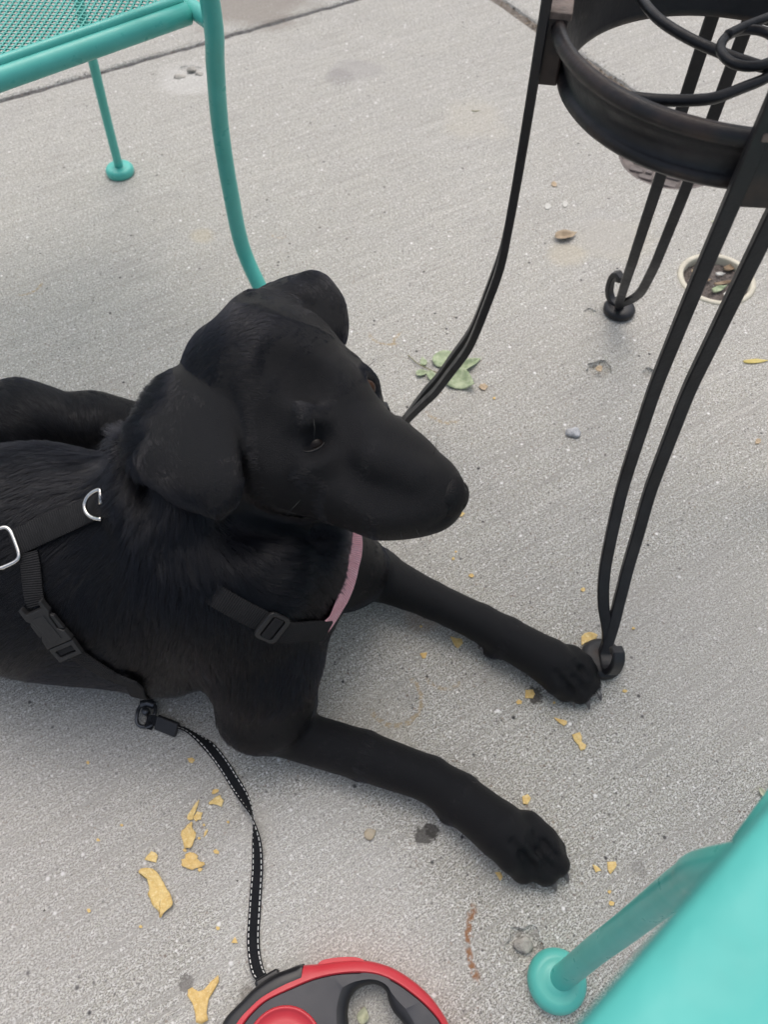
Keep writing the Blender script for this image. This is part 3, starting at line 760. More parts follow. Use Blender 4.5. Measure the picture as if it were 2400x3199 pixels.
# ears: folded flaps, laid in as many small balls along a curved sheet
def sheet(rows, r0, r1, k, n=34):
    g = np.array([[C(*q) for q in row] for row in rows])
    a = np.array([catmull(row, n) for row in g]); b = np.array([catmull(a[:, j], n) for j in range(n)])   # columns x rows
    for j in range(n):
        for i in range(n):
            e = min(i / 4, (n - 1 - i) / 4, j / 4, (n - 1 - j) / 4, 1); ball(b[j, i], r1 + (r0 - r1) * e, k)
near_ear = [[(548, 1172, .684), (610, 1156, .674), (676, 1186, .660), (722, 1176, .654)],
            [(480, 1245, .672), (560, 1232, .656), (650, 1240, .644), (728, 1250, .639)],
            [(432, 1345, .661), (525, 1345, .642), (640, 1350, .631), (727, 1352, .628)],
            [(421, 1432, .655), (515, 1448, .633), (640, 1458, .620), (729, 1455, .615)],
            [(478, 1482, .645), (555, 1512, .629), (652, 1535, .617), (736, 1512, .612)],
            [(570, 1540, .637), (615, 1556, .627), (680, 1584, .617), (722, 1556, .613)]]
sheet(near_ear, .0062, .0042, .006)
far_ear = [[(820, 968, .695), (835, 925, .706), (850, 922, .726)],
           [(892, 950, .690), (920, 896, .706), (926, 902, .735)],
           [(946, 965, .688), (984, 884, .706), (990, 902, .740)],
           [(998, 1010, .690), (1038, 938, .708), (1028, 955, .742)],
           [(1038, 1042, .694), (1055, 1000, .712), (1045, 1008, .740)],
           [(1055, 1056, .702), (1058, 1048, .716), (1052, 1040, .730)]]
sheet(far_ear, .0060, .0042, .006, 30)
hc(800, 985, .690, 70, 905, 940, .690, 40, .02)
# nothing below the concrete
SDF = np.maximum(SDF, (-(AX[2] - .0015))[None, None, :].astype(np.float32))

def surface_nets(S):
    """vertices at the mean edge crossing of every cell the surface passes through"""
    s = S < 0; nx, ny, nz = S.shape
    cnt = np.zeros((nx - 1, ny - 1, nz - 1), np.float32); acc = np.zeros((3, nx - 1, ny - 1, nz - 1), np.float32)
    edges = []
    for ax in range(3):
        a = [slice(None)] * 3; b = [slice(None)] * 3; a[ax] = slice(0, -1); b[ax] = slice(1, None)
        cr = s[tuple(a)] != s[tuple(b)]; idx = np.argwhere(cr)
        va = S[tuple(a)][cr]; vb = S[tuple(b)][cr]; t = va / (va - vb)
        edges.append((idx, s[tuple(a)][cr])); o1, o2 = [i for i in range(3) if i != ax]
        for d1 in (0, -1):
            for d2 in (0, -1):
                c = idx.copy(); c[:, o1] += d1; c[:, o2] += d2
                ok = np.all((c >= 0) & (c < np.array(cnt.shape)), axis=1); c = c[ok]; p = idx[ok].astype(np.float32); p[:, ax] += t[ok]
                np.add.at(cnt, tuple(c.T), 1)
                for i in range(3): np.add.at(acc[i], tuple(c.T), p[:, i])
    m = cnt > 0; ids = np.full(cnt.shape, -1, np.int64); ids[m] = np.arange(m.sum())
    V = np.stack([acc[i][m] / cnt[m] for i in range(3)], 1) * VOX + B0
    Q = []
    for ax in range(3):
        idx, inside = edges[ax]; o1, o2 = [(1, 2), (2, 0), (0, 1)][ax]; q = []
        for d1, d2 in ((-1, -1), (0, -1), (0, 0), (-1, 0)):
            c = idx.copy(); c[:, o1] += d1; c[:, o2] += d2; q.append(c)
        ok = np.all([np.all((c >= 0) & (c < np.array(cnt.shape)), axis=1) for c in q], axis=0)
        f = np.stack([ids[tuple(c[ok].T)] for c in q], 1); fl = ~inside[ok]; f[fl] = f[fl][:, ::-1]; Q.append(f)
    return V, np.vstack(Q)
DV, DQ = surface_nets(SDF)
# relax the grid steps
E_ = np.unique(np.sort(np.vstack([DQ[:, [0, 1]], DQ[:, [1, 2]], DQ[:, [2, 3]], DQ[:, [3, 0]]]), axis=1), axis=0)
def smooth(V, lam):
    A = np.zeros_like(V); n = np.zeros(len(V))
    for a, b in ((0, 1), (1, 0)):
        for i in range(3): A[:, i] += np.bincount(E_[:, a], V[E_[:, b], i], len(V))
        n += np.bincount(E_[:, a], minlength=len(V))
    return V + lam * (A / np.maximum(n, 1)[:, None] - V)
for _ in range(3): DV = smooth(smooth(DV, .5), -.47)
del SDF
def from_numpy(name, V, Q, mat, parent=None):
    me = bpy.data.meshes.new(name); me.vertices.add(len(V)); me.vertices.foreach_set('co', np.asarray(V, np.float32).ravel())
    me.loops.add(Q.size); me.loops.foreach_set('vertex_index', Q.astype(np.int32).ravel())
    me.polygons.add(len(Q)); me.polygons.foreach_set('loop_start', np.arange(0, Q.size, Q.shape[1], dtype=np.int32))
    me.update(calc_edges=True); me.validate(); return link_mesh(name, me, mat, parent)
t = NT('black_skin'); t.set(Base_Color=(.0042, .0044, .0060), Roughness=.42, Specular_IOR_Level=.27); p = t.new('ShaderNodeTexCoord').outputs['Object']; t.set(Normal=t.bump(t.noise(p, 1100, 3, .7), .0012, 1.0)); M_SKIN = t.m
if DEV: t.set(Base_Color=(.25, .25, .25))
dog = from_numpy('dog', DV, DQ, M_SKIN)
tag(dog, 'black short-haired dog lying on the concrete with its head turned to the right', 'dog')
BVH = BVHTree.FromPolygons([Vector(v) for v in DV], [tuple(q) for q in DQ.tolist()])
def hit(px, py):
    d = ray(px, py); r = BVH.ray_cast(Vector(_O), Vector(unit(d)))
    return (np.array(r[0]), np.array(r[1])) if r[0] is not None else (None, None)

# nose, eyes, claws: parts of the dog
t = NT('nose_leather'); p = t.new('ShaderNodeTexCoord').outputs['Object']
t.set(Base_Color=(.007, .007, .008), Roughness=.50, Specular_IOR_Level=.18, Normal=t.bump(t.vor(p, 900), .0005, .6)); M_NOSE = t.m
t = NT('claw_horn'); t.set(Base_Color=(.10, .095, .095), Roughness=.38); M_CLAW = t.m
t = NT('eye_gloss'); t.set(Base_Color=(.012, .008, .006), Roughness=.22, Specular_IOR_Level=.22); M_EYE = t.m
t = NT('brown_iris'); t.set(Base_Color=(.045, .020, .010), Roughness=.35, Specular_IOR_Level=.2); M_IRIS = t.m
t = NT('lid_skin'); t.set(Base_Color=(.010, .010, .011), Roughness=.5, Specular_IOR_Level=.3); M_LID = t.m
m_ax = unit(C(1420, 1540, .633) - C(1080, 1310, .672)); up_ = unit(V3(0, 0, 1) - m_ax * m_ax[2]); sd_ = np.cross(m_ax, up_)
NC = C(1388, 1548, .6285)
_n = unit(C(1372, 1597, .610) - NC); NY, NZ, NX = abs(_n @ sd_), _n @ up_, _n @ m_ax
bm = bmesh.new(); bmesh.ops.create_icosphere(bm, subdivisions=5, radius=1.0)
for v in bm.verts:
    x, y, z = v.co                                     # x forward, y sideways, z up
    w = 1 - .22 * max(0, -z)
    q = np.array([x * .0200, y * .0215 * w, z * .0190])
    for sg in (-1, 1):                                 # nostrils: comma-shaped hollows
        d = math.sqrt(((y - sg * NY) / .26) ** 2 + ((z - NZ - .5 * (x - NX)) / .13) ** 2 + ((x - NX) / .34) ** 2)
        q -= np.array([x, y, z]) * .0085 * math.exp(-d * d)
        d2 = math.sqrt(((z + .22 + .1 * abs(y)) / .08) ** 2)
        if sg * y > .62: q -= np.array([x, y, z]) * .0022 * math.exp(-d2 * d2)
    q -= np.array([x, y, z]) * .0012 * math.exp(-(y / .07) ** 2) * (z < .3)
    v.co = Vector(NC + m_ax * q[0] + sd_ * q[1] + up_ * q[2])
me = bpy.data.meshes.new('nose'); bm.to_mesh(me); bm.free(); link_mesh('nose', me, M_NOSE, dog)
def eye(c, r, lids, mat=None):
    bm = bmesh.new(); bmesh.ops.create_uvsphere(bm, u_segments=28, v_segments=18, radius=r)
    for v in bm.verts: v.co = Vector(c) + v.co
    me = bpy.data.meshes.new('eye'); bm.to_mesh(me); bm.free(); e = link_mesh('eye', me, mat or M_EYE, dog)
    for arc_, rr in lids:                                  # lid rims lying on the eyeball
        P_ = np.array([C(x, y, .63) for x, y in arc_]); P_ = catmull(P_, 18); out = []
        for p_ in P_:
            dr = unit(p_ - _O); oc_ = _O - c; bq = oc_ @ dr; disc = bq * bq - (oc_ @ oc_ - (r * 1.02) ** 2); out.append(_O + dr * (-bq - math.sqrt(max(0, disc))))
        obj('eyelid', tube(out, rr, 8, scale=[.45 + .55 * math.sin(math.pi * q / 17) for q in range(18)]), M_LID, e)
eye(EYE_N, .0090, [])
low = [hit(x, y) for x, y in ((946, 1408), (962, 1413), (982, 1408), (1002, 1397), (1016, 1380))]
obj('eyelid', tube(catmull([a + n * .0002 for a, n in low], 20), .0013, 8, scale=[.3 + .7 * math.sin(math.pi * q / 19) for q in range(20)]), M_LID, dog)
EYE_F = C(1146, 1214, .6690)
eye(EYE_F, .0078, [], M_IRIS)
def claw(a, b, r):
    a = np.asarray(a); b = np.asarray(b); mid = (a + b) / 2 + [0, 0, .0035]
    pts = catmull([a, mid, b], 12); obj('claw', tube(pts, r, 10, scale=[1.0 - .72 * (i / 11) ** 1.6 for i in range(12)]), M_CLAW, dog)
for toes in (near_toes, far_toes):
    for a, b, r, _ in toes:
        d = unit(G(*b) - G(*a)); tp = G(*b, .0125) + d * (r * .78); claw(tp - d * .002, tp + d * .0085 + [0, 0, -.0080], .0036)
claw(G(1500, 2021, .022), G(1516, 2045, .008), .0028); claw(G(1652, 2080, .020), G(1645, 2115, .010), .0026)

# ------------------------------------------------------------------ coat: combed hair strands growing from the body
flow = []
def comb(px, py, qx, qy, L):
    a, n = hit(px, py); b, _ = hit(qx, qy)
    if a is None or b is None: return
    flow.append((a, unit(b - a), L))
for s_ in [(1420, 1480, 1330, 1420, .0035), (1300, 1430, 1180, 1360, .004), (1350, 1600, 1240, 1560, .004), (1200, 1640, 1080, 1600, .006), (1200, 1500, 1060, 1440, .005),
           (1120, 1340, 1010, 1260, .0055), (1080, 1180, 980, 1110, .006), (980, 1250, 880, 1190, .007), (900, 1090, 790, 1040, .008), (1000, 1100, 880, 1050, .007), (780, 1020, 680, 1090, .010),
           (760, 1130, 660, 1130, .009), (640, 1090, 560, 1170, .012), (930, 1340, 830, 1310, .007), (870, 1450, 790, 1440, .008), (980, 1540, 900, 1530, .009), (860, 1260, 780, 1230, .007),
           (600, 1200, 570, 1330, .007), (500, 1300, 490, 1430, .007), (680, 1290, 690, 1420, .006), (600, 1420, 640, 1530, .006), (690, 1500, 700, 1570, .006), (470, 1420, 540, 1500, .007),
           (900, 900, 1000, 960, .007), (1000, 900, 1050, 990, .007), (1050, 960, 1062, 1030, .007), (950, 960, 1010, 1010, .006),
           (480, 1240, 400, 1340, .018), (420, 1360, 320, 1450, .022), (350, 1500, 270, 1600, .022), (430, 1560, 370, 1690, .024), (520, 1620, 520, 1760, .026), (440, 1750, 460, 1890, .024),
           (600, 1700, 660, 1830, .026), (700, 1680, 800, 1790, .026), (800, 1640, 930, 1730, .022), (850, 1790, 990, 1810, .024), (950, 1700, 1060, 1760, .020), (980, 1850, 1030, 1880, .018),
           (700, 1820, 740, 1940, .022), (560, 1850, 560, 1990, .020), (330, 1750, 250, 1850, .020), (300, 1900, 290, 2030, .018), (450, 1960, 450, 2080, .018), (600, 2000, 590, 2090, .018),
           (760, 2000, 740, 2120, .018), (880, 2000, 860, 2120, .016), (930, 2080, 900, 2180, .016), (800, 2180, 770, 2270, .016), (870, 2200, 810, 2300, .014), (690, 2110, 700, 2190, .020),
           (250, 1440, 120, 1500, .020), (120, 1420, 20, 1460, .018), (200, 1560, 80, 1620, .020), (60, 1560, 10, 1590, .018), (150, 1800, 40, 1870, .018), (100, 1960, 20, 2010, .016), (250, 2060, 150, 2080, .014),
           (60, 1220, 130, 1300, .012), (150, 1240, 200, 1330, .012), (250, 1260, 290, 1350, .012), (350, 1280, 390, 1350, .010), (60, 1330, 120, 1370, .014),
           (900, 2290, 1000, 2350, .009), (1020, 2270, 1130, 2340, .009), (1150, 2340, 1260, 2410, .008), (1100, 2410, 1220, 2450, .011), (1300, 2390, 1400, 2470, .007), (1420, 2440, 1510, 2530, .007), (1420, 2550, 1500, 2600, .009),
           (1540, 2510, 1620, 2600, .006), (1600, 2620, 1660, 2700, .006), (1680, 2600, 1730, 2680, .006), (1700, 2690, 1740, 2740, .0065),
           (1150, 1720, 1250, 1790, .011), (1220, 1840, 1320, 1880, .010), (1300, 1830, 1400, 1890, .008), (1430, 1890, 1530, 1960, .007), (1400, 1950, 1480, 1990, .010), (1560, 1960, 1650, 2020, .007), (1570, 2025, 1640, 2070, .009),
           (1680, 2010, 1760, 2080, .006), (1760, 2060, 1820, 2130, .006), (1720, 2110, 1780, 2170, .006), (1830, 2130, 1860, 2165, .006)]: comb(*s_)
FA = np.array([f[0] for f in flow]); FD = np.array([f[1] for f in flow]); FL = np.array([f[2] for f in flow])
def fur(name, n, seed, rad, keep=None, col_mat=None, lmul=1.0, lift=.20, clump=.8):
    rg = np.random.default_rng(seed)
    P0, P1, P2, P3 = (DV[DQ[:, i]] for i in range(4))
    ar = np.linalg.norm(np.cross(P2 - P0, P3 - P1), axis=1) / 2
    cen = (P0 + P2) / 2; nrm = np.cross(P2 - P0, P3 - P1); nrm /= np.maximum(np.linalg.norm(nrm, axis=1), 1e-12)[:, None]
    # denser where the camera looks closely; nothing on the underside resting on the ground or beyond the rump
    w = ar * np.clip((cen[:, 0] + .66) * 5, .08, 1) * np.where((nrm[:, 2] < -.75), .25, 1.0)
    if keep is not None: w = w * keep(cen)
    else:
        w = w * (np.minimum(np.linalg.norm(cen - EYE_L[0], axis=1), np.minimum(np.linalg.norm(cen - EYE_S, axis=1), np.linalg.norm(cen - EYE_L[2], axis=1))) > .0036) * (np.linalg.norm(cen - EYE_F, axis=1) > .0088)
        nd = (cen - NC); w = w * (((nd @ m_ax) / .0215) ** 2 + ((nd @ sd_) / .0230) ** 2 + ((nd @ up_) / .0205) ** 2 > 1)
        hd = np.linalg.norm(cen - C(950, 1330, .66), axis=1); w = w * np.where(hd < .16, 4.2, 1.0)
    fi = rg.choice(len(DQ), n, p=w / w.sum()); u, v = rg.random((2, n, 1))
    root = (P0[fi] * (1 - u) + P1[fi] * u) * (1 - v) + (P3[fi] * (1 - u) + P2[fi] * u) * v
    VN = np.zeros_like(DV)
    for i in range(4):
        for k in range(3): VN[:, k] += np.bincount(DQ[:, i], nrm[:, k] * ar, len(DV))
    VN /= np.maximum(np.linalg.norm(VN, axis=1), 1e-12)[:, None]
    N = (VN[DQ[fi, 0]] * (1 - u) + VN[DQ[fi, 1]] * u) * (1 - v) + (VN[DQ[fi, 3]] * (1 - u) + VN[DQ[fi, 2]] * u) * v
    N /= np.linalg.norm(N, axis=1)[:, None]
    D = np.zeros((n, 3)); Ln = np.zeros(n)
    for a in range(0, n, 20000):
        b = slice(a, a + 20000)
        d2 = ((root[b, None, :] - FA[None]) ** 2).sum(2) + 1e-4; wt = d2 ** -2.0; wt /= wt.sum(1)[:, None]
        D[b] = wt @ FD; Ln[b] = wt @ FL
    def wav(s_, ph):          # smooth pseudo-noise over the body
        return np.sin(root @ np.array([s_, s_ * .7, -s_ * .9]) + ph) * .5 + np.sin(root @ np.array([-s_ * .6, s_ * 1.3, s_ * .8]) + ph * 2.1) * .35 + np.sin(root @ np.array([s_ * 2.1, -s_ * 1.7, s_ * 1.1]) + ph) * .25
    T = D - N * (D * N).sum(1)[:, None]; T /= np.maximum(np.linalg.norm(T, axis=1), 1e-9)[:, None]
    B = np.cross(N, T); ang = (.20 * wav(38, 0) + .14 * wav(95, 2)) * np.clip(Ln / .014, .35, 1) + rg.normal(0, 1, n) * np.clip(.02 + .05 * (Ln - .006) / .010, .02, .08)
    T = T * np.cos(ang)[:, None] + B * np.sin(ang)[:, None]
    lg_ = np.clip((Ln - .011) / .010, 0, 1)
    if keep is None: Ln = Ln * np.clip(np.linalg.norm(root - EYE_S, axis=1) / .026 - .15, .22, 1)
    Ln = Ln * lmul * (.7 + .5 * rg.random(n)) * (1 + .15 * wav(60, 1) * lg_)
    lf = np.clip(lift * (.45 + .65 * lg_) + .05 * wav(70, 3) * lg_ + rg.normal(0, .03, n) * (.3 + .7 * lg_), .03, .7)
    K = 5; s = np.linspace(0, 1, K)
    pts = root[:, None, :] + T[:, None, :] * (s[None, :, None] * Ln[:, None, None]) + N[:, None, :] * ((s - .55 * s ** 2)[None, :, None] * (Ln * lf * 1.6)[:, None, None]) - N[:, None, :] * .0006
    # clumps: tips lean to a neighbouring guide strand
    gi = rg.choice(n, max(60, n // 26), replace=False); kd = KDTree(len(gi))
    for i, g in enumerate(gi): kd.insert(root[g], i)
    kd.balance(); near = np.array([gi[kd.find(r_)[1]] for r_ in root])
    cl = (clump * np.clip(Ln / .016, .3, 1.0) * (.4 + .6 * rg.random(n)))[:, None, None] * (s ** 1.5)[None, :, None]
    off = pts[near] + (root - root[near])[:, None, :] * .12
    dist = np.linalg.norm(root - root[near], axis=1); cl = cl * (dist < .012)[:, None, None]
    pts = pts * (1 - cl) + off * cl
    # never inside the concrete
    pts[:, :, 2] = np.maximum(pts[:, :, 2], .0008)
    cu = bpy.data.hair_curves.new(name); cu.add_curves([K] * n)
    cu.attributes['position'].data.foreach_set('vector', pts.astype(np.float32).ravel())
    ra = cu.attributes.get('radius') or cu.attributes.new('radius', 'FLOAT', 'POINT')
    ra.data.foreach_set('value', (np.clip(.70 + .30 * (Ln - .006) / .012, .70, 1.0)[:, None] * (rad * np.array([1, .95, .8, .55, .12]))[None]).astype(np.float32).ravel())
    o = bpy.data.objects.new(name, cu); COL.objects.link(o); o.parent = dog; cu.materials.append(col_mat); return o
def hair_mat(name, col, rough=.30, rr=.35):
    m = bpy.data.materials.new(name); m.use_nodes = True; nt = m.node_tree; nt.nodes.clear()
    o = nt.nodes.new('ShaderNodeOutputMaterial'); h = nt.nodes.new('ShaderNodeBsdfHairPrincipled'); h.parametrization = 'COLOR'
    h.inputs['Color'].default_value = (*col, 1); h.inputs['Roughness'].default_value = rough; h.inputs['Radial Roughness'].default_value = rr
    h.inputs['Random Roughness'].default_value = .12; h.inputs['IOR'].default_value = 1.50
    for k in ('Random Color',):
        if k in h.inputs: h.inputs[k].default_value = .2
    nt.links.new(h.outputs[0], o.inputs['Surface']); return m
M_FUR = hair_mat('black_fur', (.0020, .0022, .0038), .17, .30)
M_FURW = hair_mat('white_fur', (.70, .69, .68))
if not DEV:
    coat = fur('fur', 430000, 3, .000115, None, M_FUR); coat['kind'] = 'stuff'
    wt = G(1858, 2148, .012)
    tuft = fur('white_toe_fur', 900, 5, .00010, lambda c: (np.linalg.norm(c - wt, axis=1) < .0155) * 1.0, M_FURW, 1.6, .25, .3); tuft['kind'] = 'stuff'
    wt2 = G(1650, 2748, .008); tuft2 = fur('white_toe_fur', 160, 6, .00009, lambda c: (np.linalg.norm(c - wt2, axis=1) < .010) * 1.0, M_FURW, 1.0, .15, .3); tuft2['kind'] = 'stuff'
# whiskers and brow hairs
t = NT('whisker'); t.set(Base_Color=(.012, .012, .012), Roughness=.4); M_WHISK = t.m
def whisker(px, py, dx, dy, L, droop=.2):
    a, n = hit(px, py)
    if a is None: return
    b = C(px + dx, py + dy, project(a)[2]); d = unit(b - a + n * .0); pts = [a, a + d * L * .35 + n * L * .18, a + d * L * .7 + n * L * .2 - up_ * L * droop * .3, a + d * L + n * L * .12 - up_ * L * droop]
    obj('whisker', tube(catmull(pts, 10), .00028, 5, scale=[1 - .85 * i / 9 for i in range(10)]), M_WHISK, dog)
for q in [(1160, 1655, 20, 70, .016), (1200, 1668, 20, 70, .014), (1250, 1660, 25, 60, .016), (1300, 1650, 30, 60, .013), (1355, 1420, 6, -60, .018), (1150, 1145, 60, -40, .016), (1130, 1125, 50, -50, .013),
          (980, 1310, -5, 70, .022), (940, 1560, -60, 60, .020), (1340, 1655, 30, 50, .010)]: whisker(*q)
# ------------------------------------------------------------------ dog harness: straps laid on the coat
def webbing(name, col, period=.0021):
    t = NT(name); a = t.new('ShaderNodeAttribute'); a.attribute_name = 'along'; c = t.new('ShaderNodeAttribute'); c.attribute_name = 'across'
    w = t.math('SINE', t.math('MULTIPLY', a.outputs['Fac'], 2 * math.pi / period))
    w2 = t.math('SINE', t.math('MULTIPLY', c.outputs['Fac'], 2 * math.pi / .0012))
    h = t.math('ADD', w, t.math('MULTIPLY', w2, .35)); p = t.new('ShaderNodeTexCoord').outputs['Object']
    f = t.maprange(h, -1.2, 1.2); f2 = t.maprange(t.noise(p, 140, 4), .3, .7)
    base = t.mix(f, tuple(x * .74 for x in col), col); base = t.mix(t.math('MULTIPLY', f2, .3), base, tuple(min(1, x * 1.5 + .01) for x in col))
    t.set(Base_Color=base, Roughness=.78, Specular_IOR_Level=.3, Normal=t.bump(h, .0004, .8)); return t.m
M_WEB = webbing('black_webbing', (.012, .012, .0135)); M_PINK = webbing('pink_webbing', (.95, .47, .52))
M_BUCKLE = plain('black_plastic', (.016, .016, .017), .48, 0, .2, 60, .0003, 400)
M_STEEL = plain('bright_steel', (.72, .70, .66), .22, 1.0, .08, 80, .0002, 300)
def ribbon_mesh(name, P, S, width, thick, mat, parent, wscale=None):
    """thin flat band: centre points P, side vectors S"""
    n = len(P); V, Fc, al, ac = [], [], [], []; acc = 0.0
    for i in range(n):
        t_ = unit(P[min(i + 1, n - 1)] - P[max(i - 1, 0)]); s = unit(S[i] - t_ * (t_ @ S[i])); u = np.cross(s, t_)
        if i: acc += np.linalg.norm(P[i] - P[i - 1])
        w = width * (1 if wscale is None else wscale[i]) / 2
        for a, b in ((-w, thick * .25), (-w * .93, thick / 2), (0, thick / 2 + thick * .12), (w * .93, thick / 2), (w, thick * .25), (w, -thick / 2), (-w, -thick / 2)):
            V.append(P[i] + s * a + u * b); al.append(acc); ac.append(a)
    m = 7
    for i in range(n - 1):
        for k in range(m): l = (k + 1) % m; Fc.append((i * m + k, (i + 1) * m + k, (i + 1) * m + l, i * m + l))
    Fc.append(tuple(range(m))); Fc.append(tuple((n - 1) * m + k for k in range(m - 1, -1, -1)))
    o = obj(name, (V, Fc), mat, parent)
    for nm, d in (('along', al), ('across', ac)):
        at = o.data.attributes.new(nm, 'FLOAT', 'POINT'); at.data.foreach_set('value', np.array(d, np.float32))
    bm = bmesh.new(); bm.from_mesh(o.data); bmesh.ops.recalc_face_normals(bm, faces=bm.faces); bm.to_mesh(o.data); bm.free()
    return autosmooth(o, 45)
def lay(pxs, width, off=.005, n=36, pre=(), post=(), sink=0, sink_end=0):
    """path over the coat: points found on the body, lifted clear of it across the whole width"""
    P, N = [], []
    for q in pxs:
        a, nn = hit(*q)
        if a is not None: P.append(a); N.append(nn)
    for q in pre[::-1]: P.insert(0, np.array(q)); N.insert(0, N[0])
    for q in post: P.append(np.array(q)); N.append(N[-1])
    P = catmull(P, n); idx = np.linspace(0, len(N) - 1, n); N = np.array([N[int(i)] * (1 - i % 1) + N[min(int(i) + 1, len(N) - 1)] * (i % 1) for i in idx])
    for _ in range(5): N[1:-1] = (N[:-2] + N[1:-1] * 2 + N[2:]) / 4
    N /= np.linalg.norm(N, axis=1)[:, None]; S = []
    for i in range(n):
        t_ = unit(P[min(i + 1, n - 1)] - P[max(i - 1, 0)]); S.append(unit(np.cross(t_, N[i])))
    S = np.array(S); L = np.zeros(n)
    for i in range(n):
        need = 0
        for a in (-.5, 0, .5):
            v = Vector(P[i] + S[i] * a * width); lo, no, _, dist = BVH.find_nearest(v)
            o_ = off - (.024 * max(0, 1 - i / sink) if sink else 0) - (.013 * max(0, 1 - (n - 1 - i) / sink_end) if sink_end else 0)
            sd = (v - lo).dot(no); need = max(need, o_ - sd) if a != -.5 else o_ - sd
        L[i] = need
    for _ in range(3): L[1:-1] = np.maximum(L[1:-1], (L[:-2] + L[2:]) / 2)
    for _ in range(3): L[1:-1] = (L[:-2] + 2 * L[1:-1] + L[2:]) / 4
    return P + N * L[:, None], S, N
hb, _ = hit(250, 1615)
harness = empty('dog_harness', (hb[0], hb[1], 0), 'black webbing harness with pink chest strap and steel rings worn by the dog', 'harness')
P, S, N = lay([(46, 1702), (127, 1667), (190, 1640), (253, 1615), (317, 1589), (366, 1566)], .0245, .0060, sink_end=7)
ribbon_mesh('back_strap', P, S, .0245, .0022, M_WEB, harness); BP, BS, BN = P, S, N
# oval ring at the rear end of the back strap, and the D-ring standing on it
e = BP[0]; tt = unit(BP[1] - BP[0]); ss = BS[0]
loop = []
for a in np.linspace(0, 2 * math.pi, 40, endpoint=False):
    ca, sa = math.cos(a), math.sin(a); k = 4
    x = math.copysign(abs(ca) ** (2 / k), ca) * .0125; y = math.copysign(abs(sa) ** (2 / k), sa) * .0172
    loop.append(e - tt * .0085 + tt * x + ss * y + BN[0] * .0022)
obj('steel_ring', tube(loop, .0019, 10, closed=True), M_STEEL, harness)
q = BP[-1] * 0; i0 = int(np.argmin([abs(project(p_)[0] - 322) for p_ in BP])); dc = BP[i0]; dt = unit(BP[i0 + 1] - BP[i0 - 1]); ds = BS[i0]; dn = BN[i0]
pts = [dc + ds * .0132 * math.cos(a) - dt * .0180 * math.sin(a) + dn * (.0030 + .002 * math.sin(a)) for a in np.linspace(0, math.pi, 30)]
obj('d_ring', tube(pts + [pts[-1] + (pts[0] - pts[-1]) * .5], .0019, 10), M_STEEL, harness)
P, S, N = lay([(93, 1728), (100, 1760), (106, 1808), (113, 1860), (122, 1885)], .0175, .0055, 24); ribbon_mesh('girth_strap', P, S, .0175, .002, M_WEB, harness)
# belly strap behind the buckle
P, S, N = lay([(215, 2005), (262, 2045), (316, 2078), (367, 2106), (425, 2124)], .0175, .0045, 34, post=[G(485, 2131, .016), G(540, 2126, .012), G(590, 2112, .010)])
ribbon_mesh('belly_strap', P, S, .0175, .002, M_WEB, harness)
# side release buckle: female body with cheeks and panel, and a slotted male end
a, na = hit(118, 1885); b, nb = hit(225, 2020); ax0 = unit(b - a); nb_ = unit(na + nb); nb_ = unit(nb_ - ax0 * (nb_ @ ax0)); sx = np.cross(nb_, ax0)
if sx @ _R < 0: sx = -sx
c0 = (a + b) / 2 + nb_ * .0085; Lb = np.linalg.norm(b - a) + .010
def bpt(x, y): return sx * x + ax0 * y
def bplate(name, outline, z0, z1, mat, parent, bev=.0008):
    V = [c0 + bpt(x, y) + nb_ * z0 for x, y in outline] + [c0 + bpt(x, y) + nb_ * z1 for x, y in outline]; n = len(outline)
    Fc = [tuple(range(n)), tuple(range(2 * n - 1, n - 1, -1))] + [(i, n + i, n + (i + 1) % n, (i + 1) % n) for i in range(n)]
    o = obj(name, (V, Fc), mat, parent, False)
    bm = bmesh.new(); bm.from_mesh(o.data); bmesh.ops.recalc_face_normals(bm, faces=bm.faces); bm.to_mesh(o.data); bm.free()
    if bev: bevel(o, bev, 2)
    return o
h = Lb / 2
buckle = bplate('buckle', [(-.0125, -h), (-.0095, -h), (-.0085, -h + .007), (.0085, -h + .007), (.0095, -h), (.0125, -h), (.0130, -h + .012), (.0095, -h + .017), (.0085, -.001), (.0130, .004), (.0138, h - .017), (-.0138, h - .017), (-.0130, .004), (-.0085, -.001), (-.0095, -h + .017), (-.0130, -h + .012)], -.003, .0035, M_BUCKLE, harness)
bplate('panel', [(-.0060, -h + .013), (.0060, -h + .013), (.0062, h - .022), (-.0062, h - .022)], .0030, .0043, M_BUCKLE, buckle, .0006)
for sgn in (-1, 1): bplate('prong', [(sgn * .0098, -h + .015), (sgn * .0132, -h + .018), (sgn * .0135, .002), (sgn * .0092, .000)], -.002, .0022, M_BUCKLE, buckle, .0005)
mo = [(-.0135, h - .0162), (.0135, h - .0162), (.0128, h), (-.0128, h)]; mi = [(-.0092, h - .0115), (.0092, h - .0115), (.0088, h - .004), (-.0088, h - .004)]
V = [c0 + bpt(x, y) + nb_ * z for z in (-.0025, .0032) for x, y in mo + mi]; Fc = []
for k in range(4):
    l = (k + 1) % 4; Fc += [(8 + k, 8 + l, 12 + l, 12 + k), (k, l, 4 + l, 4 + k), (k, l, 8 + l, 8 + k), (4 + k, 4 + l, 12 + l, 12 + k)]
o = obj('buckle_end', (V, Fc), M_BUCKLE, buckle, False); bm = bmesh.new(); bm.from_mesh(o.data); bmesh.ops.recalc_face_normals(bm, faces=bm.faces); bm.to_mesh(o.data); bm.free(); bevel(o, .0008, 2)
bplate('slot_strap', [(-.0088, h - .0112), (.0088, h - .0112), (.0085, h - .0052), (-.0085, h - .0052)], -.002, .0016, M_WEB, buckle, .0004)
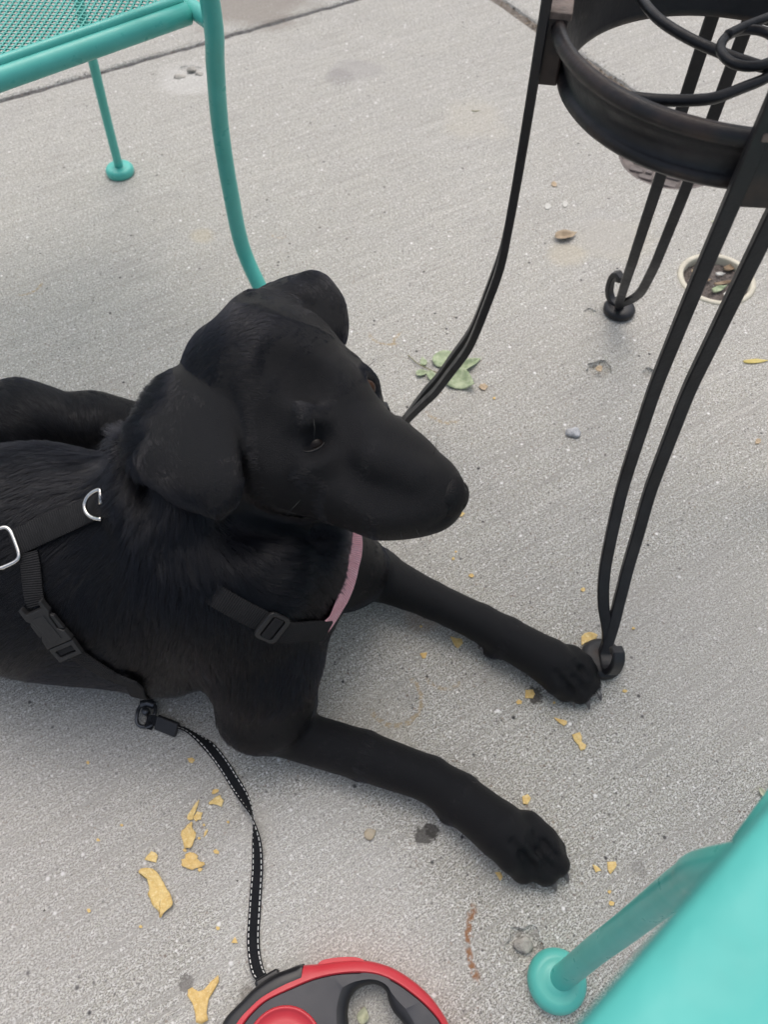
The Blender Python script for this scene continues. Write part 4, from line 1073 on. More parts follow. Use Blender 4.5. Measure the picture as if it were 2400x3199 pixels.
# chest strap with its slider, black end and pink front
P, S, N = lay([(548, 1775), (585, 1802), (625, 1832), (690, 1865), (759, 1903), (813, 1930), (865, 1955)], .0205, .0050, 40, sink=17); ribbon_mesh('chest_strap', P, S, .0205, .002, M_WEB, harness)
k = int(np.argmin([np.hypot(project(p_)[0] - 848, project(p_)[1] - 1950) for p_ in P])); k = min(max(k, 2), len(P) - 3)
sc, st_, ssd, sn = P[k], unit(P[k + 2] - P[k - 2]), S[k], unit(np.cross(S[k], unit(P[k + 2] - P[k - 2])))
if sn @ N[k] < 0: sn = -sn
c0 = sc + sn * .0025; sx, ax0, nb_ = ssd, st_, sn
ro, ri = rrect(.0285, .0235, .005), rrect(.0215, .0135, .002); n_ = len(ro)
V = [c0 + bpt(x, y) + nb_ * z for z in (-.0012, .0024) for lp in (ro, ri) for x, y in lp]; Fc = []
for k in range(n_):
    l = (k + 1) % n_; Fc += [(2 * n_ + k, 2 * n_ + l, 3 * n_ + l, 3 * n_ + k), (k, l, n_ + l, n_ + k), (k, l, 2 * n_ + l, 2 * n_ + k), (n_ + k, n_ + l, 3 * n_ + l, 3 * n_ + k)]
o = obj('slider', (V, Fc), M_BUCKLE, harness, False); bm = bmesh.new(); bm.from_mesh(o.data); bmesh.ops.recalc_face_normals(bm, faces=bm.faces); bm.to_mesh(o.data); bm.free(); bevel(o, .0008, 2)
bplate('slider_bar', [(-.0105, -.0052), (.0105, -.0052), (.0105, .0045), (-.0105, .0045)], -.0006, .0032, M_WEB, o, .0008)
P, S, N = lay([(858, 1955), (900, 1966), (961, 1962), (1008, 1962)], .0225, .0055, 26); ribbon_mesh('strap_end', P, S, .0225, .0024, M_WEB, harness)
pe, pn, psd = P[-1], N[-1], S[-1]
if psd[2] < 0: psd = -psd
far_hit, far_n = hit(1085, 1690)
dE = project(pe)[2]
pk = [pe - unit(P[-1] - P[-4]) * .008 - pn * .0010, C(1036, 1938, dE + .001), C(1066, 1880, dE + .006), C(1089, 1825, dE + .013), C(1102, 1772, dE + .018), C(1106, 1725, dE + .022), C(1100, 1675, dE + .028), C(1078, 1620, dE + .042), C(1040, 1570, dE + .055)]
pk = catmull(pk, 50); side = []
for i in range(50):
    w = min(1, i / 12); w2 = max(0, min(1, (i - 24) / 12))
    side.append(unit(psd * (1 - w) + (_R * -.42 - _F * .90) * w * (1 - w2) + (_R * -.85 - _F * .5) * w2))
ribbon_mesh('pink_strap', pk, np.array(side), .0225, .002, M_PINK, harness)
# ------------------------------------------------------------------ retractable leash lying on the concrete
M_TAPE = webbing('leash_tape', (.017, .018, .022), .0008); M_STITCH = plain('white_thread', (.78, .78, .76), .7, 0, .06, 80, 0)
M_GREY = plain('grey_plastic', (.052, .052, .060), .50, 0, .10, 20, .00006, 900)
M_DARKRIM = plain('dark_grip_rubber', (.022, .022, .025), .55, 0, .12, 30, .0001, 900)
M_RED = plain('red_plastic', (.60, .040, .055), .36, 0, .07, 16, .00005, 700)
M_BLACKP = plain('black_bumper', (.014, .014, .016), .33, 0, .12, 20, .00005, 700)
M_CLIP = plain('gunmetal_clip', (.10, .105, .115), .38, .75, .3, 70, .0008, 260)
leash = empty('retractable_leash', G(1050, 3280), 'red and grey retractable dog leash, its black tape with white stitching leading to the dog', 'leash')
def polar(poly, c, n):
    """radius of a closed outline seen from c, at n angles"""
    p = np.array(poly) - c; q = np.roll(p, -1, 0); out = []
    for k in range(n):
        a = 2 * math.pi * k / n; d = np.array([math.cos(a), math.sin(a)]); best = 0
        for u, v in zip(p, q):
            e = v - u; den = d[0] * e[1] - d[1] * e[0]
            if abs(den) < 1e-12: continue
            t_ = (u[0] * e[1] - u[1] * e[0]) / den; s = (u[0] * d[1] - u[1] * d[0]) / den
            if t_ > 0 and -1e-6 <= s <= 1 + 1e-6: best = max(best, t_)
        out.append(best)
    return np.array(out)
def flat(pxs, z): return np.array([G(x, y, z)[:2] for x, y in pxs])
def smooth_closed(p, n=140):
    p = np.vstack([p, p[:1]]); q = np.vstack([p[-2], p, p[1]]); out = []
    for i in range(1, len(q) - 2):
        for w in np.linspace(0, 1, max(2, n // (len(p) - 1)), endpoint=False):
            a, b, c, d = q[i - 1], q[i], q[i + 1], q[i + 2]; out.append(.5 * (2 * b + (c - a) * w + (2 * a - 5 * b + 4 * c - d) * w * w + (3 * b - a - 3 * c + d) * w ** 3))
    return np.array(out)
OUT = smooth_closed(flat([(703, 3199), (722, 3170), (761, 3131), (804, 3088), (862, 3049), (905, 3032), (951, 3016), (997, 3012), (1050, 3004), (1108, 3000), (1161, 3004), (1228, 3025), (1291, 3064), (1339, 3107), (1373, 3150), (1402, 3199), (1432, 3270), (1428, 3360), (1370, 3440), (1270, 3490), (1130, 3515), (960, 3520), (820, 3495), (725, 3440), (675, 3360), (675, 3270)], .022))
GREY = smooth_closed(flat([(761, 3199), (790, 3163), (833, 3126), (901, 3093), (987, 3058), (1074, 3041), (1161, 3041), (1228, 3064), (1291, 3107), (1339, 3150), (1378, 3199), (1400, 3270), (1392, 3350), (1345, 3415), (1255, 3458), (1130, 3480), (965, 3484), (840, 3460), (760, 3410), (722, 3340), (728, 3260)], .034))
HOLE = smooth_closed(flat([(1086, 3199), (1084, 3160), (1093, 3117), (1117, 3087), (1156, 3073), (1187, 3078), (1207, 3096), (1215, 3126), (1230, 3160), (1262, 3199), (1292, 3250), (1300, 3310), (1260, 3360), (1190, 3380), (1125, 3350), (1092, 3280)], .030))
def shells(name, loops, c, mat, parent, closed=True, rng_=None, close_profile=False):
    n = len(loops[0][0]); V, Fc = [], []; ks = range(n)
    for r_, z in loops:
        for k in ks:
            a = 2 * math.pi * k / n; zz = z[k] if hasattr(z, '__len__') else z; V.append((c[0] + r_[k] * math.cos(a), c[1] + r_[k] * math.sin(a), zz))
    m = len(loops)
    for i in range(m if close_profile else m - 1):
        j = (i + 1) % m
        for k in ks:
            if rng_ is not None and not rng_[k]: continue
            l = (k + 1) % n; Fc.append((i * n + k, i * n + l, j * n + l, j * n + k))
    o = obj(name, (V, Fc), mat, parent); bm = bmesh.new(); bm.from_mesh(o.data)
    bmesh.ops.delete(bm, geom=[v for v in bm.verts if not v.link_faces], context='VERTS'); bmesh.ops.recalc_face_normals(bm, faces=bm.faces); bm.to_mesh(o.data); bm.free(); return autosmooth(o, 50)
NN = 240
hcn = HOLE.mean(0); gh, hh = polar(GREY, hcn, NN), polar(HOLE, hcn, NN)
shells('case', [(gh * .99, .003), (gh, .006), (gh, .0325), (gh - .0012, .0345), (hh * .6 + gh * .4, .0350), (hh + .0095, .0346)], hcn, M_GREY, leash)
shells('grip_rim', [(hh + .0095, .0346), (hh + .0060, .0338), (hh + .0025, .0305), (hh, .0255), (hh, .006), (hh + .003, .003)], hcn, M_DARKRIM, leash)
oc = (OUT.max(0) + OUT.min(0)) / 2; oo, og = polar(OUT, oc, NN), polar(GREY, oc, NN)
shells('red_band', [(og - .0004, .026), (og, .0350), (og + .0012, .0362), (oo - .0032, .0348), (oo - .0010, .0318), (oo, .0260), (oo, .0120), (oo - .0012, .0050), (oo - .004, .0022), (og, .0022)], oc, M_RED, leash)
BI = smooth_closed(np.vstack([flat([(735, 3199), (775, 3163), (830, 3115), (880, 3085), (920, 3064), (938, 3042)], .036), OUT[np.argmin(np.linalg.norm(OUT - flat([(951, 3016)], .022)[0], axis=1))][None] , flat([(1000, 3200), (1000, 3420), (760, 3420), (715, 3330), (712, 3260)], .036)]), 200)
bi = polar(BI, oc, NN); a0, a1 = [math.atan2(*(flat([q], .022)[0] - oc)[::-1]) % (2 * math.pi) for q in ((951, 3016), (690, 3400))]
sel = [(a0 <= (2 * math.pi * (k + .5) / NN) <= a1) for k in range(NN)]
edge = np.minimum(np.maximum(og + .0030, og + (oo - og) * .32), oo - .0015)
w_ = np.array([min(1, max(0, (2 * math.pi * k / NN - a0) / .10)) for k in range(NN)]); inner = (oo - .0005) * (1 - w_) + edge * w_
shells('bumper', [(inner, .030), (inner + .0002, .0358), (inner * .4 + oo * .6, .0362), (oo + .0002, .0335), (oo + .0014, .0290), (oo + .0016, .0150), (oo + .0004, .0055), (oo - .003, .0018), (inner, .0018)], oc, M_BLACKP, leash, rng_=sel, close_profile=True)
hub_c = G(886, 3290, .0352)
hb_o = obj('hub', lathe([(0, .0016), (.024, .0014), (.0315, .0006), (.0320, .0022), (.0338, .0026), (.0350, .0010), (.0352, -.004)], hub_c, 80), M_RED, leash)
bo = smooth_closed(flat([(1000, 3016), (1004, 3004), (1024, 2997), (1060, 2992), (1100, 2991), (1126, 2995), (1140, 3004), (1138, 3016), (1070, 3012)], .022), 80)
o = obj('brake_button', prism([tuple(q) for q in bo], .012, .030), M_RED, leash, False); bm = bmesh.new(); bm.from_mesh(o.data); bmesh.ops.recalc_face_normals(bm, faces=bm.faces); bm.to_mesh(o.data); bm.free(); bevel(o, .0015, 3)
gu = smooth_closed(flat([(1118, 3010), (1130, 3001), (1142, 3000), (1150, 3006), (1140, 3014)], .02), 40)
obj('button_gap', prism([tuple(q) for q in gu], .010, .027), M_BLACKP, leash, False)
# mouth where the tape leaves the case
mth = G(838, 3062, .018); md_ = unit(G(905, 3024, .018) - G(800, 3086, .018)); mu = np.array([0, 0, 1.]); mo_ = np.cross(mu, md_)
if mo_[1] < 0: mo_ = -mo_
o = obj('tape_mouth', box(mth + mo_ * .001, np.array([md_, mo_, mu]), (.0120, .0042, .0058)), M_BLACKP, leash, False); bevel(o, .0030, 4)
# tape: one half twist between the sleeve and the case
TW = .0122
tp = [(548, 2268, 62), (575, 2276, 62), (599, 2290, 58), (631, 2314, 40), (661, 2342, 12), (698, 2390, 2), (734, 2447, 0), (764, 2497, 38), (786, 2548, 84), (797, 2592, 118), (803, 2646, 150), (804, 2712, 164), (800, 2772, 172), (795, 2851, 178), (791, 2923, 180), (793, 2975, 182), (802, 3025, 200), (815, 3052, 226), (836, 3066, 238)]
pts = np.array([[*G(x, y, .001), r_] for x, y, r_ in tp]); ct = catmull(pts, 150); CP, CS = [], []
for i in range(150):
    r_ = math.radians(ct[i, 3]); t_ = ct[min(i + 1, 149), :3] - ct[max(i - 1, 0), :3]; t_[2] = 0; t_ = unit(t_); s0 = np.cross(t_, (0, 0, 1.)); s = s0 * math.cos(r_) + np.array([0, 0, 1.]) * math.sin(r_)
    z = abs(math.sin(r_)) * TW / 2 + .0012 + (.012 * max(0, (i - 135) / 14) if i > 135 else 0) + .0012 * math.sin(i * .11) ** 2
    b = G(*project(ct[i, :3])[:2], z); CP.append(b); CS.append(s)
CP, CS = np.array(CP), np.array(CS)
ribbon_mesh('tape', CP, CS, TW, .0011, M_TAPE, leash)
V, Fc = [], []; sl = np.r_[0, np.cumsum(np.linalg.norm(np.diff(CP, axis=0), axis=1))]
for sgn in (-1, 1):
    d0 = .004
    while d0 < sl[-1] - .010:
        i = np.searchsorted(sl, d0 + .0016); i = min(max(i, 1), 148); p_ = np.array([np.interp(d0 + .0016, sl, CP[:, k]) for k in range(3)]); s_ = unit(np.array([np.interp(d0, sl, CS[:, k]) for k in range(3)]))
        t_ = unit(CP[i + 1] - CP[i - 1]); s_ = unit(s_ - t_ * (t_ @ s_)); u = np.cross(s_, t_)
        v, f = box(p_ + s_ * sgn * TW * .37, np.array([t_, s_, u]), (.0017, .00042, .00085)); n0 = len(V); V += v; Fc += [tuple(a_ + n0 for a_ in k) for k in f]; d0 += .0054 + random.uniform(-.0003, .0003)
st_o = obj('stitching', (V, Fc), M_STITCH, leash, False); st_o['kind'] = 'stuff'
# sleeve, loop and swivel clip
dv = unit(G(560, 2283, 0) - G(486, 2254, 0)); up3 = np.array([0, 0, 1.]); sv = np.cross(up3, dv)
tl_ = math.radians(38); sv2 = sv * math.cos(tl_) + up3 * math.sin(tl_); up2 = np.cross(dv, sv2)
sc = G(521, 2268, .0085)
o = obj('sleeve', sweep([sc - dv * .0125, sc - dv * .004, sc + dv * .004, sc + dv * .0125], rrect(.0165, .0060, .0018), sides=np.tile(sv2, (4, 1))), M_DARKRIM, leash); autosmooth(o)
lp = [sc - dv * .011 + [0, 0, .001], sc - dv * .017 + [0, 0, .0028], G(462, 2252, .0115), G(457, 2259, .0040), G(478, 2268, .003)]
lp = catmull(lp, 26); ribbon_mesh('tape_loop', lp, np.tile(sv2, (26, 1)), TW * .9, .0011, M_TAPE, leash)
rc = G(455, 2232, .0075); rx = unit(G(488, 2232, 0) - G(422, 2228, 0)); ry = np.cross(up3, rx); ry2 = ry
loop = []
for a in np.linspace(0, 2 * math.pi, 44, endpoint=False):
    k = 3.0; ca, sa = math.cos(a), math.sin(a); x = math.copysign(abs(ca) ** (2 / k), ca) * .0098; y = math.copysign(abs(sa) ** (2 / k), sa) * .0125
    loop.append(rc + rx * x + ry2 * y + up3 * (-.0035 * (y < 0) * abs(y) / .0125))
clip = obj('swivel_clip', tube(loop, .0021, 10, closed=True), M_CLIP, leash)
obj('barrel', tube(catmull([rc + ry * .0105 - rx * .0075 + up3 * .001, rc + ry * .0122 + up3 * .0022, rc + ry * .0105 + rx * .0075 + up3 * .001], 14), .0044, 14), M_CLIP, clip)
obj('rivet', lathe([(0, .0052), (.0026, .0050), (.0041, .0036), (.0044, .0012), (.0040, 0), (.0040, -.004), (0, -.004)], rc + ry * .0025 + up3 * .0018, 24), M_CLIP, clip)
nk = [rc + ry * .0135 + up3 * .0015, rc + ry * .0200 + up3 * .003, rc + ry * .0270 + up3 * .006, rc + ry * .036 + up3 * .010]
o = obj('clip_body', sweep(catmull(nk, 16), rrect(.0098, .0052, .0018), sides=np.tile(rx, (16, 1))), M_BLACKP, clip); autosmooth(o)
hk = [rc + ry * .028 + up3 * .007, rc + ry * .031 - rx * .006 + up3 * .008, rc + ry * .037 - rx * .010 + up3 * .011, rc + ry * .043 - rx * .006 + up3 * .014, rc + ry * .042 + up3 * .014]
obj('hook', tube(catmull(hk, 20), .0020, 10), M_CLIP, clip)
# plastic keeper on the belly strap, where it leaves the coat
kp = G(545, 2135, .008); kd_ = unit(G(600, 2128, .008) - G(500, 2136, .008))
o = obj('strap_keeper', box(kp, np.array([kd_, np.cross(up3, kd_), up3]), (.011, .0042, .0035)), M_BUCKLE, harness, False); bevel(o, .002, 3)
# ------------------------------------------------------------------ tortilla chip crumbs, leaves, seeds and grit on the concrete
t = NT('corn_chip'); p = t.new('ShaderNodeTexCoord').outputs['Object']; oi = t.new('ShaderNodeObjectInfo')
cn = t.noise(p, 260, 4, .6); c = t.mix(t.maprange(cn, .35, .65), (.72, .50, .17), (.86, .67, .31)); c = t.mix(t.maprange(t.noise(p, 520, 3), .56, .70, 0, .8), c, (.90, .76, .44))
c = t.mix(t.maprange(t.noise(p, 120, 4), .62, .72, 0, .7), c, (.50, .27, .08)); c = t.mix(t.math('MULTIPLY', oi.outputs['Random'], .28), c, (.66, .36, .09))
t.set(Base_Color=c, Roughness=.62, Normal=t.bump(t.noise(p, 420, 4), .0012, .7)); M_CHIP = t.m
def shard(name, outline_px, mat, label, cat, group, bump=.0011, curl=.0, th=.0008, ctr=None):
    pts = np.array([G(x, y)[:2] for x, y in outline_px]); n0 = len(pts); sub = []
    for i in range(n0):                                  # broken, slightly ragged edge
        a, b = pts[i], pts[(i + 1) % n0]; k = max(1, int(np.linalg.norm(b - a) / .0022)); nr = np.array([-(b - a)[1], (b - a)[0]]) / max(1e-9, np.linalg.norm(b - a))
        for j in range(k): sub.append(a + (b - a) * j / k + nr * random.uniform(-1, 1) * .00028 * (j > 0))
    sub = np.array(sub); c_ = sub.mean(0) if ctr is None else G(*ctr)[:2]; n = len(sub); R = 5; V, Fc = [], []
    size = np.abs(sub - c_).max(); ph = random.uniform(0, 6)
    ax_ = unit(np.array([math.cos(ph), math.sin(ph)]))
    def hgt(q):
        d = (q - c_) / max(size, 1e-6); return curl * size * float(d @ ax_) ** 2 + bump * (math.sin(q[0] * 420 + ph) * math.sin(q[1] * 380 + ph) * .5 + math.sin(q[0] * 900 + q[1] * 800) * .3 + .8) * min(1, size / .012)
    V.append((*c_, hgt(c_)))
    for r_ in range(1, R + 1):
        for q in sub: w = c_ + (q - c_) * r_ / R; V.append((*w, hgt(w)))
    for k in range(n): Fc.append((0, 1 + k, 1 + (k + 1) % n))
    for r_ in range(R - 1):
        for k in range(n): a = 1 + r_ * n; Fc.append((a + k, a + n + k, a + n + (k + 1) % n, a + (k + 1) % n))
    V = np.array(V); V[:, 2] += .0006 + th / 2 - V[:, 2].min(); o_ = np.array([c_[0], c_[1], 0]); o = obj(name, (V - o_, Fc), mat); o.location = o_
    bm = bmesh.new(); bm.from_mesh(o.data); bmesh.ops.recalc_face_normals(bm, faces=bm.faces); bm.to_mesh(o.data); bm.free(); solid(o, th); return tag(o, label, cat, group)
Z7 = lambda L: [(380 + x / 4.0225, 2400 + y / 4.0225) for x, y in L]
Z6 = lambda L: [(300 + x / 1.66, 2200 + y / 1.66) for x, y in L]
Z5 = lambda L: [(900 + x / 1.509, 1600 + y / 1.509) for x, y in L]
CG = 'yellow tortilla chip crumbs scattered on the concrete'
def chip(outline, label, **k): return shard('tortilla_chip', outline, M_CHIP, label, 'chip', CG, **k)
chip(Z7([(240, 1340), (235, 1310), (265, 1275), (320, 1262), (400, 1270), (440, 1300), (500, 1380), (560, 1500), (630, 1610), (655, 1690), (650, 1730), (600, 1775), (540, 1825), (510, 1880), (485, 1885), (480, 1820), (440, 1770), (400, 1740), (370, 1670), (330, 1580), (355, 1530), (345, 1470), (330, 1410), (345, 1375), (330, 1340), (290, 1335)]), 'largest tortilla chip piece, long and curved with a hooked top end', curl=.25, ctr=(500, 2775))
chip(Z7([(885, 680), (897, 700), (885, 740), (905, 775), (935, 815), (930, 880), (905, 940), (890, 990), (865, 1015), (835, 1005), (800, 1015), (785, 975), (765, 900), (745, 840), (755, 790), (800, 760), (835, 715)]), 'oblong tortilla chip piece with pointed top, directly above the boot-shaped one', curl=.2)
chip(Z7([(975, 395), (965, 450), (940, 530), (905, 600), (895, 650), (850, 660), (825, 640), (830, 600), (870, 540), (930, 440)]), 'narrow dagger-shaped tortilla chip shard pointing up towards the dog')
chip(Z7([(945, 545), (1020, 560), (1005, 600), (1000, 650), (960, 655), (935, 675), (905, 645), (905, 610), (930, 580)]), 'star-edged tortilla chip bit touching the dagger-shaped shard')
chip(Z7([(1240, 340), (1255, 380), (1285, 405), (1270, 450), (1260, 490), (1200, 465), (1150, 455), (1100, 460), (1095, 435), (1140, 400), (1180, 365)]), 'triangular tortilla chip piece nearest the left edge of the leash tape')
chip(Z7([(1135, 310), (1150, 275), (1190, 262), (1225, 272), (1215, 300), (1170, 325), (1140, 330)]), 'small oval chip crumb just above the triangular piece by the leash tape')
chip(Z7([(855, 1055), (910, 1065), (965, 1110), (950, 1140), (990, 1180), (1040, 1185), (1055, 1215), (1020, 1240), (940, 1260), (890, 1285), (830, 1265), (755, 1225), (755, 1150), (800, 1140), (805, 1085)]), 'broad boot-shaped tortilla chip piece below the oblong one', curl=.15)
chip(Z7([(375, 1045), (430, 1065), (455, 1100), (435, 1190), (370, 1175), (290, 1150), (320, 1105)]), 'folded three-cornered chip piece just above the largest hooked piece')
chip(Z7([(1075, 765), (1085, 790), (1060, 840), (1030, 870), (1040, 810)]), 'thin sliver of chip right of the oblong piece')
chip(Z7([(1150, 1040), (1190, 1015), (1225, 1050), (1225, 1080), (1170, 1075)]), 'rounded pale chip crumb halfway between boot-shaped piece and leash tape')
chip(Z7([(1425, 2120), (1460, 2200), (1380, 2195)]), 'small triangular chip crumb close to the lower leash tape')
chip(Z6([(635, 1405), (638, 1440), (610, 1490), (585, 1530), (575, 1600), (582, 1640), (550, 1658), (520, 1650), (515, 1600), (500, 1550), (475, 1510), (478, 1480), (500, 1468), (530, 1490), (560, 1480), (595, 1440)]), 'Y-shaped tortilla chip piece left of the leash case', ctr=(625, 3125))
chip(Z6([(475, 282), (500, 278), (513, 290), (500, 308), (482, 302)]), 'lone chip crumb between dog elbow, leash sleeve and bend of the tape')
chip(Z5([(1340, 1050), (1375, 1038), (1385, 1060), (1385, 1085), (1405, 1100), (1400, 1120), (1380, 1127), (1370, 1100), (1350, 1080)]), 'hourglass-shaped chip piece below the near table foot')
chip(Z5([(1382, 590), (1400, 572), (1430, 570), (1458, 585), (1450, 605), (1400, 620), (1383, 635)]), 'golden chip piece behind the near table foot', curl=.2)
chip(Z5([(1252, 970), (1275, 975), (1315, 985), (1315, 1000), (1300, 1010), (1275, 990)]), 'wedge of chip between far paw and hourglass-shaped piece')
chip(Z5([(765, 588), (785, 595), (820, 600), (825, 620), (800, 645), (785, 630)]), 'browned chip piece close beside the far foreleg')
chip(Z5([(1120, 840), (1155, 838), (1165, 860), (1155, 880), (1118, 878)]), 'square chip piece next to a dark spot below the far paw')
chip(Z5([(622, 668), (655, 662), (650, 690), (635, 692)]), 'pale chip crumb on the concrete between the two forelegs')
chip(Z5([(1105, 1340), (1130, 1330), (1145, 1350), (1130, 1380), (1108, 1378)]), 'chip crumb touching the upper side of the near paw')
chip(Z5([(1435, 1662), (1455, 1668), (1478, 1690), (1450, 1700)]), 'slim chip crumb right of the near paw toes')
chip(Z5([(1505, 1650), (1545, 1648), (1550, 1665), (1535, 1690), (1520, 1708), (1508, 1690)]), 'crumpled two-lobed chip piece farthest right of the near paw')
chip(Z5([(975, 1700), (1000, 1695), (1012, 1720), (1000, 1740), (990, 1720)]), 'toasted brown chip crumb under the near side of the near paw')
def crumb(px, py, s, label, mat=None, name='tortilla_chip', cat='chip', group=CG, **k):
    n = random.randint(5, 7); a0 = random.uniform(0, 6); ol = [(px + s / 2 * random.uniform(.65, 1.25) * math.cos(a0 + i * 2 * math.pi / n), py + s / 2 * random.uniform(.55, 1.1) * math.sin(a0 + i * 2 * math.pi / n)) for i in range(n)]
    return shard(name, ol, mat or M_CHIP, label, cat, group, **k)
for q in [(637, 2578, 10, 'tiny chip crumb right of the star-edged bit'), (622, 2620, 11, 'tiny chip crumb at lower right of the oblong piece'), (577, 2656, 15, 'orange chip crumb under the bottom tip of the oblong piece'), (624, 2717, 16, 'tiny crumb at lower right of the boot-shaped piece'),
          (439, 2895, 14, 'tiny chip crumb below the largest hooked piece'), (380, 2578, 10, 'tiny chip crumb above left of the folded three-cornered piece'), (306, 2625, 12, 'tiny chip crumb at far left above the chip pieces'), (680, 2900, 13, 'tiny brownish crumb left of the lower leash tape'),
          (713, 2569, 10, 'tiny chip crumb under the triangular piece by the tape'), (1439, 1608, 24, 'yellow chip crumb right under the dog nose'), (1473, 1799, 15, 'lone yellow crumb above the middle of the far foreleg'), (1416, 1746, 11, 'tiny yellow crumb above the far elbow'), (1424, 1724, 8, 'tiniest yellow crumb above the far elbow'),
          (1823, 1843, 15, 'orange crumb beside the fork of the near table leg'), (1622, 2196, 20, 'round yellow crumb left of the square chip piece'), (1316, 1958, 10, 'tiny yellow crumb below the far elbow'), (1732, 2196, 10, 'tiny yellow crumb below the far paw toes'), (1979, 1964, 12, 'tiny bright yellow crumb right of the near table leg'),
          (275, 2383, 14, 'tiny yellow crumb below the dog belly at left'), (278, 2845, 14, 'tiny yellow crumb at left edge beside the largest piece'), (1904, 2786, 15, 'greyish crumb below the two-lobed chip piece'), (1912, 2822, 20, 'dull pale crumb just above the near chair armrest leg'), (1953, 2160, 14, 'pale oval crumb right of the white-haired toe'), (1545, 1245, 9, 'tiny pale crumb right of the leaf sprig')]:
    crumb(*q)
# leaf sprig
sp = empty('leaf_sprig', G(1385, 1150), 'wilted green leaf sprig on the concrete behind the left table leg', 'leaf sprig')
obj('stem', tube(catmull([G(1276, 1110, .002), G(1308, 1137, .0035), G(1341, 1153, .004), G(1373, 1167, .004), G(1410, 1180, .004)], 24), .0008, 6), M_STEM, sp)
def sprig_leaf(px, py, L, W, ang, **k): solid(obj('leaf', leaf(G(px, py, .001), L, W, math.radians(ang), **k), M_GREEN, sp), .0005)
sprig_leaf(1393, 1122, .046, .036, 35, curl=.25, fold=.10); sprig_leaf(1460, 1146, .056, .020, 38, curl=.1, fold=.45); sprig_leaf(1436, 1190, .052, .042, -35, curl=.7, fold=.14, tilt=.25)
sprig_leaf(1323, 1130, .018, .012, 100, curl=.2); sprig_leaf(1318, 1168, .019, .014, 20, curl=.6, fold=.3); sprig_leaf(1350, 1180, .024, .015, -70, curl=.4, fold=.25)
LG = 'small dry leaves and bits on the concrete'
def one_leaf(px, py, L, W, ang, mat, label, **k): tag(solid(obj('dry_leaf', leaf(G(px, py, .0006), L, W, math.radians(ang), **k), mat), .0005), label, 'leaf', LG)
one_leaf(1767, 742, .042, .026, 20, leaf_mat('tan_leaf', (.34, .26, .17), (.50, .40, .28)), 'tan curled dry leaf between the left and far table legs', curl=.5, fold=.35)
one_leaf(2236, 693, .015, .008, 0, M_PALE, 'pale oval leaf bit between the far and near table legs')
one_leaf(2390, 2487, .018, .008, -60, M_PALE, 'pale green curled leaf at right edge above the near armrest', curl=.5, fold=.4)
one_leaf(1135, 3172, .014, .012, 80, M_PALE, 'pale crumpled leaf inside the grip hole of the leash case', curl=.6, fold=.5, wave=.2)
one_leaf(2362, 1129, .040, .010, 4, leaf_mat('yellow_leaf', (.55, .43, .12), (.68, .58, .22)), 'long flat yellow leaf at right edge of the photo', curl=.05)
one_leaf(1487, 347, .018, .003, 0, M_STEM, 'thin green leaf sliver near the middle of the concrete')
one_leaf(1157, 2606, .013, .013, 30, leaf_mat('petal', (.40, .33, .23), (.52, .45, .34)), 'round papery tan seed husk between the near foreleg and dark stain', curl=.1, wave=.12)
SG = 'seeds and pale flakes on the concrete'
for px, py, s, lab in [(1731, 578, 20, 'small tan seed right of the left table leg'), (1510, 1210, 26, 'brown winged seed right of the leaf sprig'), (1874, 1153, 26, 'reddish brown seed lying in the left concrete pit'), (2368, 1382, 22, 'pale pebble-like seed near right edge'), (2145, 1275, 14, 'white flake just right of the near table leg')]:
    crumb(px, py, s, lab, M_STRAW if 'flake' not in lab else M_WHITE, 'seed' if 'flake' not in lab else 'paper_flake', 'seed' if 'flake' not in lab else 'flake', SG, bump=.002)
for px, py, s, lab in [(1713, 646, 22, 'white flake below the tan seed beside the left table leg'), (1767, 639, 24, 'larger thin white flake right of a smaller white flake')]:
    crumb(px, py, s, lab, M_WHITE, 'paper_flake', 'flake', SG, th=.0004, bump=.0004)
def lump(px, py, rx, rz, mat, name, label, cat, group=None, seed=0, z=0):
    bm = bmesh.new(); bmesh.ops.create_icosphere(bm, subdivisions=3, radius=1); c = G(px, py); rg = random.Random(seed)
    a, b = rg.uniform(2, 5), rg.uniform(2, 5)
    for v in bm.verts:
        n = 1 + .2 * math.sin(v.co.x * a + seed) * math.cos(v.co.y * b) + .12 * math.sin(v.co.z * 7 + v.co.x * 6 + seed) + rg.uniform(-.05, .05); v.co = Vector((v.co.x * rx * n, v.co.y * rx * .8 * n, v.co.z * rz * n))
    me = bpy.data.meshes.new(name); bm.to_mesh(me); bm.free(); o = link_mesh(name, me, mat); o.location = (c[0], c[1], rz * .7 + z); return tag(o, label, cat, group)
M_STONE = plain('pale_stone', (.42, .40, .36), .9, 0, .3, 160, .0015, 500)
M_FLUFF = plain('white_fluff', (.70, .71, .73), 1.0, 0, .15, 300, .004, 700)
lump(1638, 2952, .0085, .004, M_STONE, 'stone', 'pale stone set in a worn hollow above the near chair foot', 'stone', None, 4, -.004)
for q in [(560, 240, .012, .003, 'flat pale stone, leftmost of three below the turquoise chair corner', 1), (597, 218, .009, .004, 'pale stone, highest of three below the turquoise chair corner', 2), (622, 232, .008, .003, 'pale stone, rightmost of three below the turquoise chair corner', 3)]:
    lump(q[0], q[1], q[2], q[3], M_STONE, 'stone', q[4], 'stone', 'stones bedded in the worn concrete', q[5], -.002)
fl = lump(1790, 1355, .0105, .004, M_FLUFF, 'fluff', 'tuft of white fluff on the concrete between the table legs', 'fluff', None, 9)
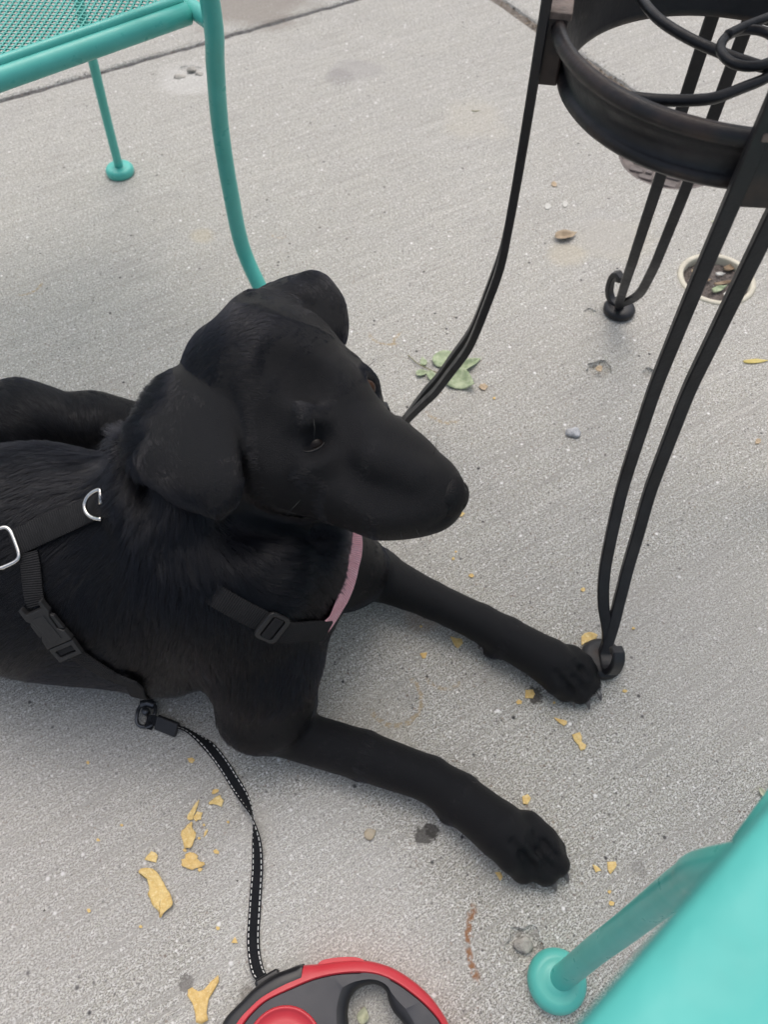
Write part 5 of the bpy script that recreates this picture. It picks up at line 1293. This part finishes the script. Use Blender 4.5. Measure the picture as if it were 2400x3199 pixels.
# debris caught in the cross joint
t = NT('joint_debris'); gi = t.new('ShaderNodeNewGeometry'); t.set(Base_Color=t.ramp(gi.outputs['Random Per Island'], [(0, (.05, .045, .04)), (.5, (.22, .17, .12)), (.8, (.36, .28, .20)), (1, (.48, .44, .38))]), Roughness=.9); V, Fc = [], []
for _ in range(420):
    w = random.random() < .6
    if w: s_, t_ = JS0 + random.gauss(0, .0075), JT0 + random.uniform(-.1, 1.3); z0 = -.004
    else: s_, t_ = random.uniform(-.9, JS0), JT0 + random.gauss(0, .003); z0 = -.003
    x, y = st2xy(s_, t_); r_ = random.uniform(.0012, .0042) if w else random.uniform(.0006, .002); n0 = len(V); a = random.uniform(0, 6)
    for q in range(5): b_ = a + q * 1.257; V.append((x + r_ * math.cos(b_) * random.uniform(.6, 1.3), y + r_ * .7 * math.sin(b_), z0))
    V.append((x, y, z0 + r_ * random.uniform(.5, 1.1))); Fc += [(n0 + q, n0 + (q + 1) % 5, n0 + 5) for q in range(5)]
tag(obj('joint_debris', (V, Fc), t.m, None, False), 'dirt and dry plant bits caught in the pavement joints', None, None, 'stuff')
# grit: loose grains nobody could count
V, Fc = [], []
for _ in range(2600):
    x, y = random.uniform(-.85, .85), random.uniform(-.05, 1.95); r_ = random.uniform(.0004, .0012) * (1 + .5 * (random.random() < .05)); n0 = len(V)
    b_ = [(1, 0, -.3), (-.5, .87, -.3), (-.5, -.87, -.3), (.1, .1, .8)]; a = random.uniform(0, 6); ca, sa = math.cos(a), math.sin(a)
    for u, v, w in b_: V.append((x + (u * ca - v * sa) * r_ * random.uniform(.7, 1.3), y + (u * sa + v * ca) * r_, .0003 + w * r_ * .7))
    Fc += [(n0, n0 + 1, n0 + 3), (n0 + 1, n0 + 2, n0 + 3), (n0 + 2, n0, n0 + 3)]
t = NT('grit'); gi = t.new('ShaderNodeNewGeometry'); t.set(Base_Color=t.ramp(gi.outputs['Random Per Island'], [(0, (.08, .075, .07)), (.35, (.30, .27, .23)), (.7, (.55, .53, .50)), (1, (.78, .77, .75))]), Roughness=.85)
tag(obj('grit', (V, Fc), t.m, None, False), 'loose grit and sand grains lying over the concrete', None, None, 'stuff')
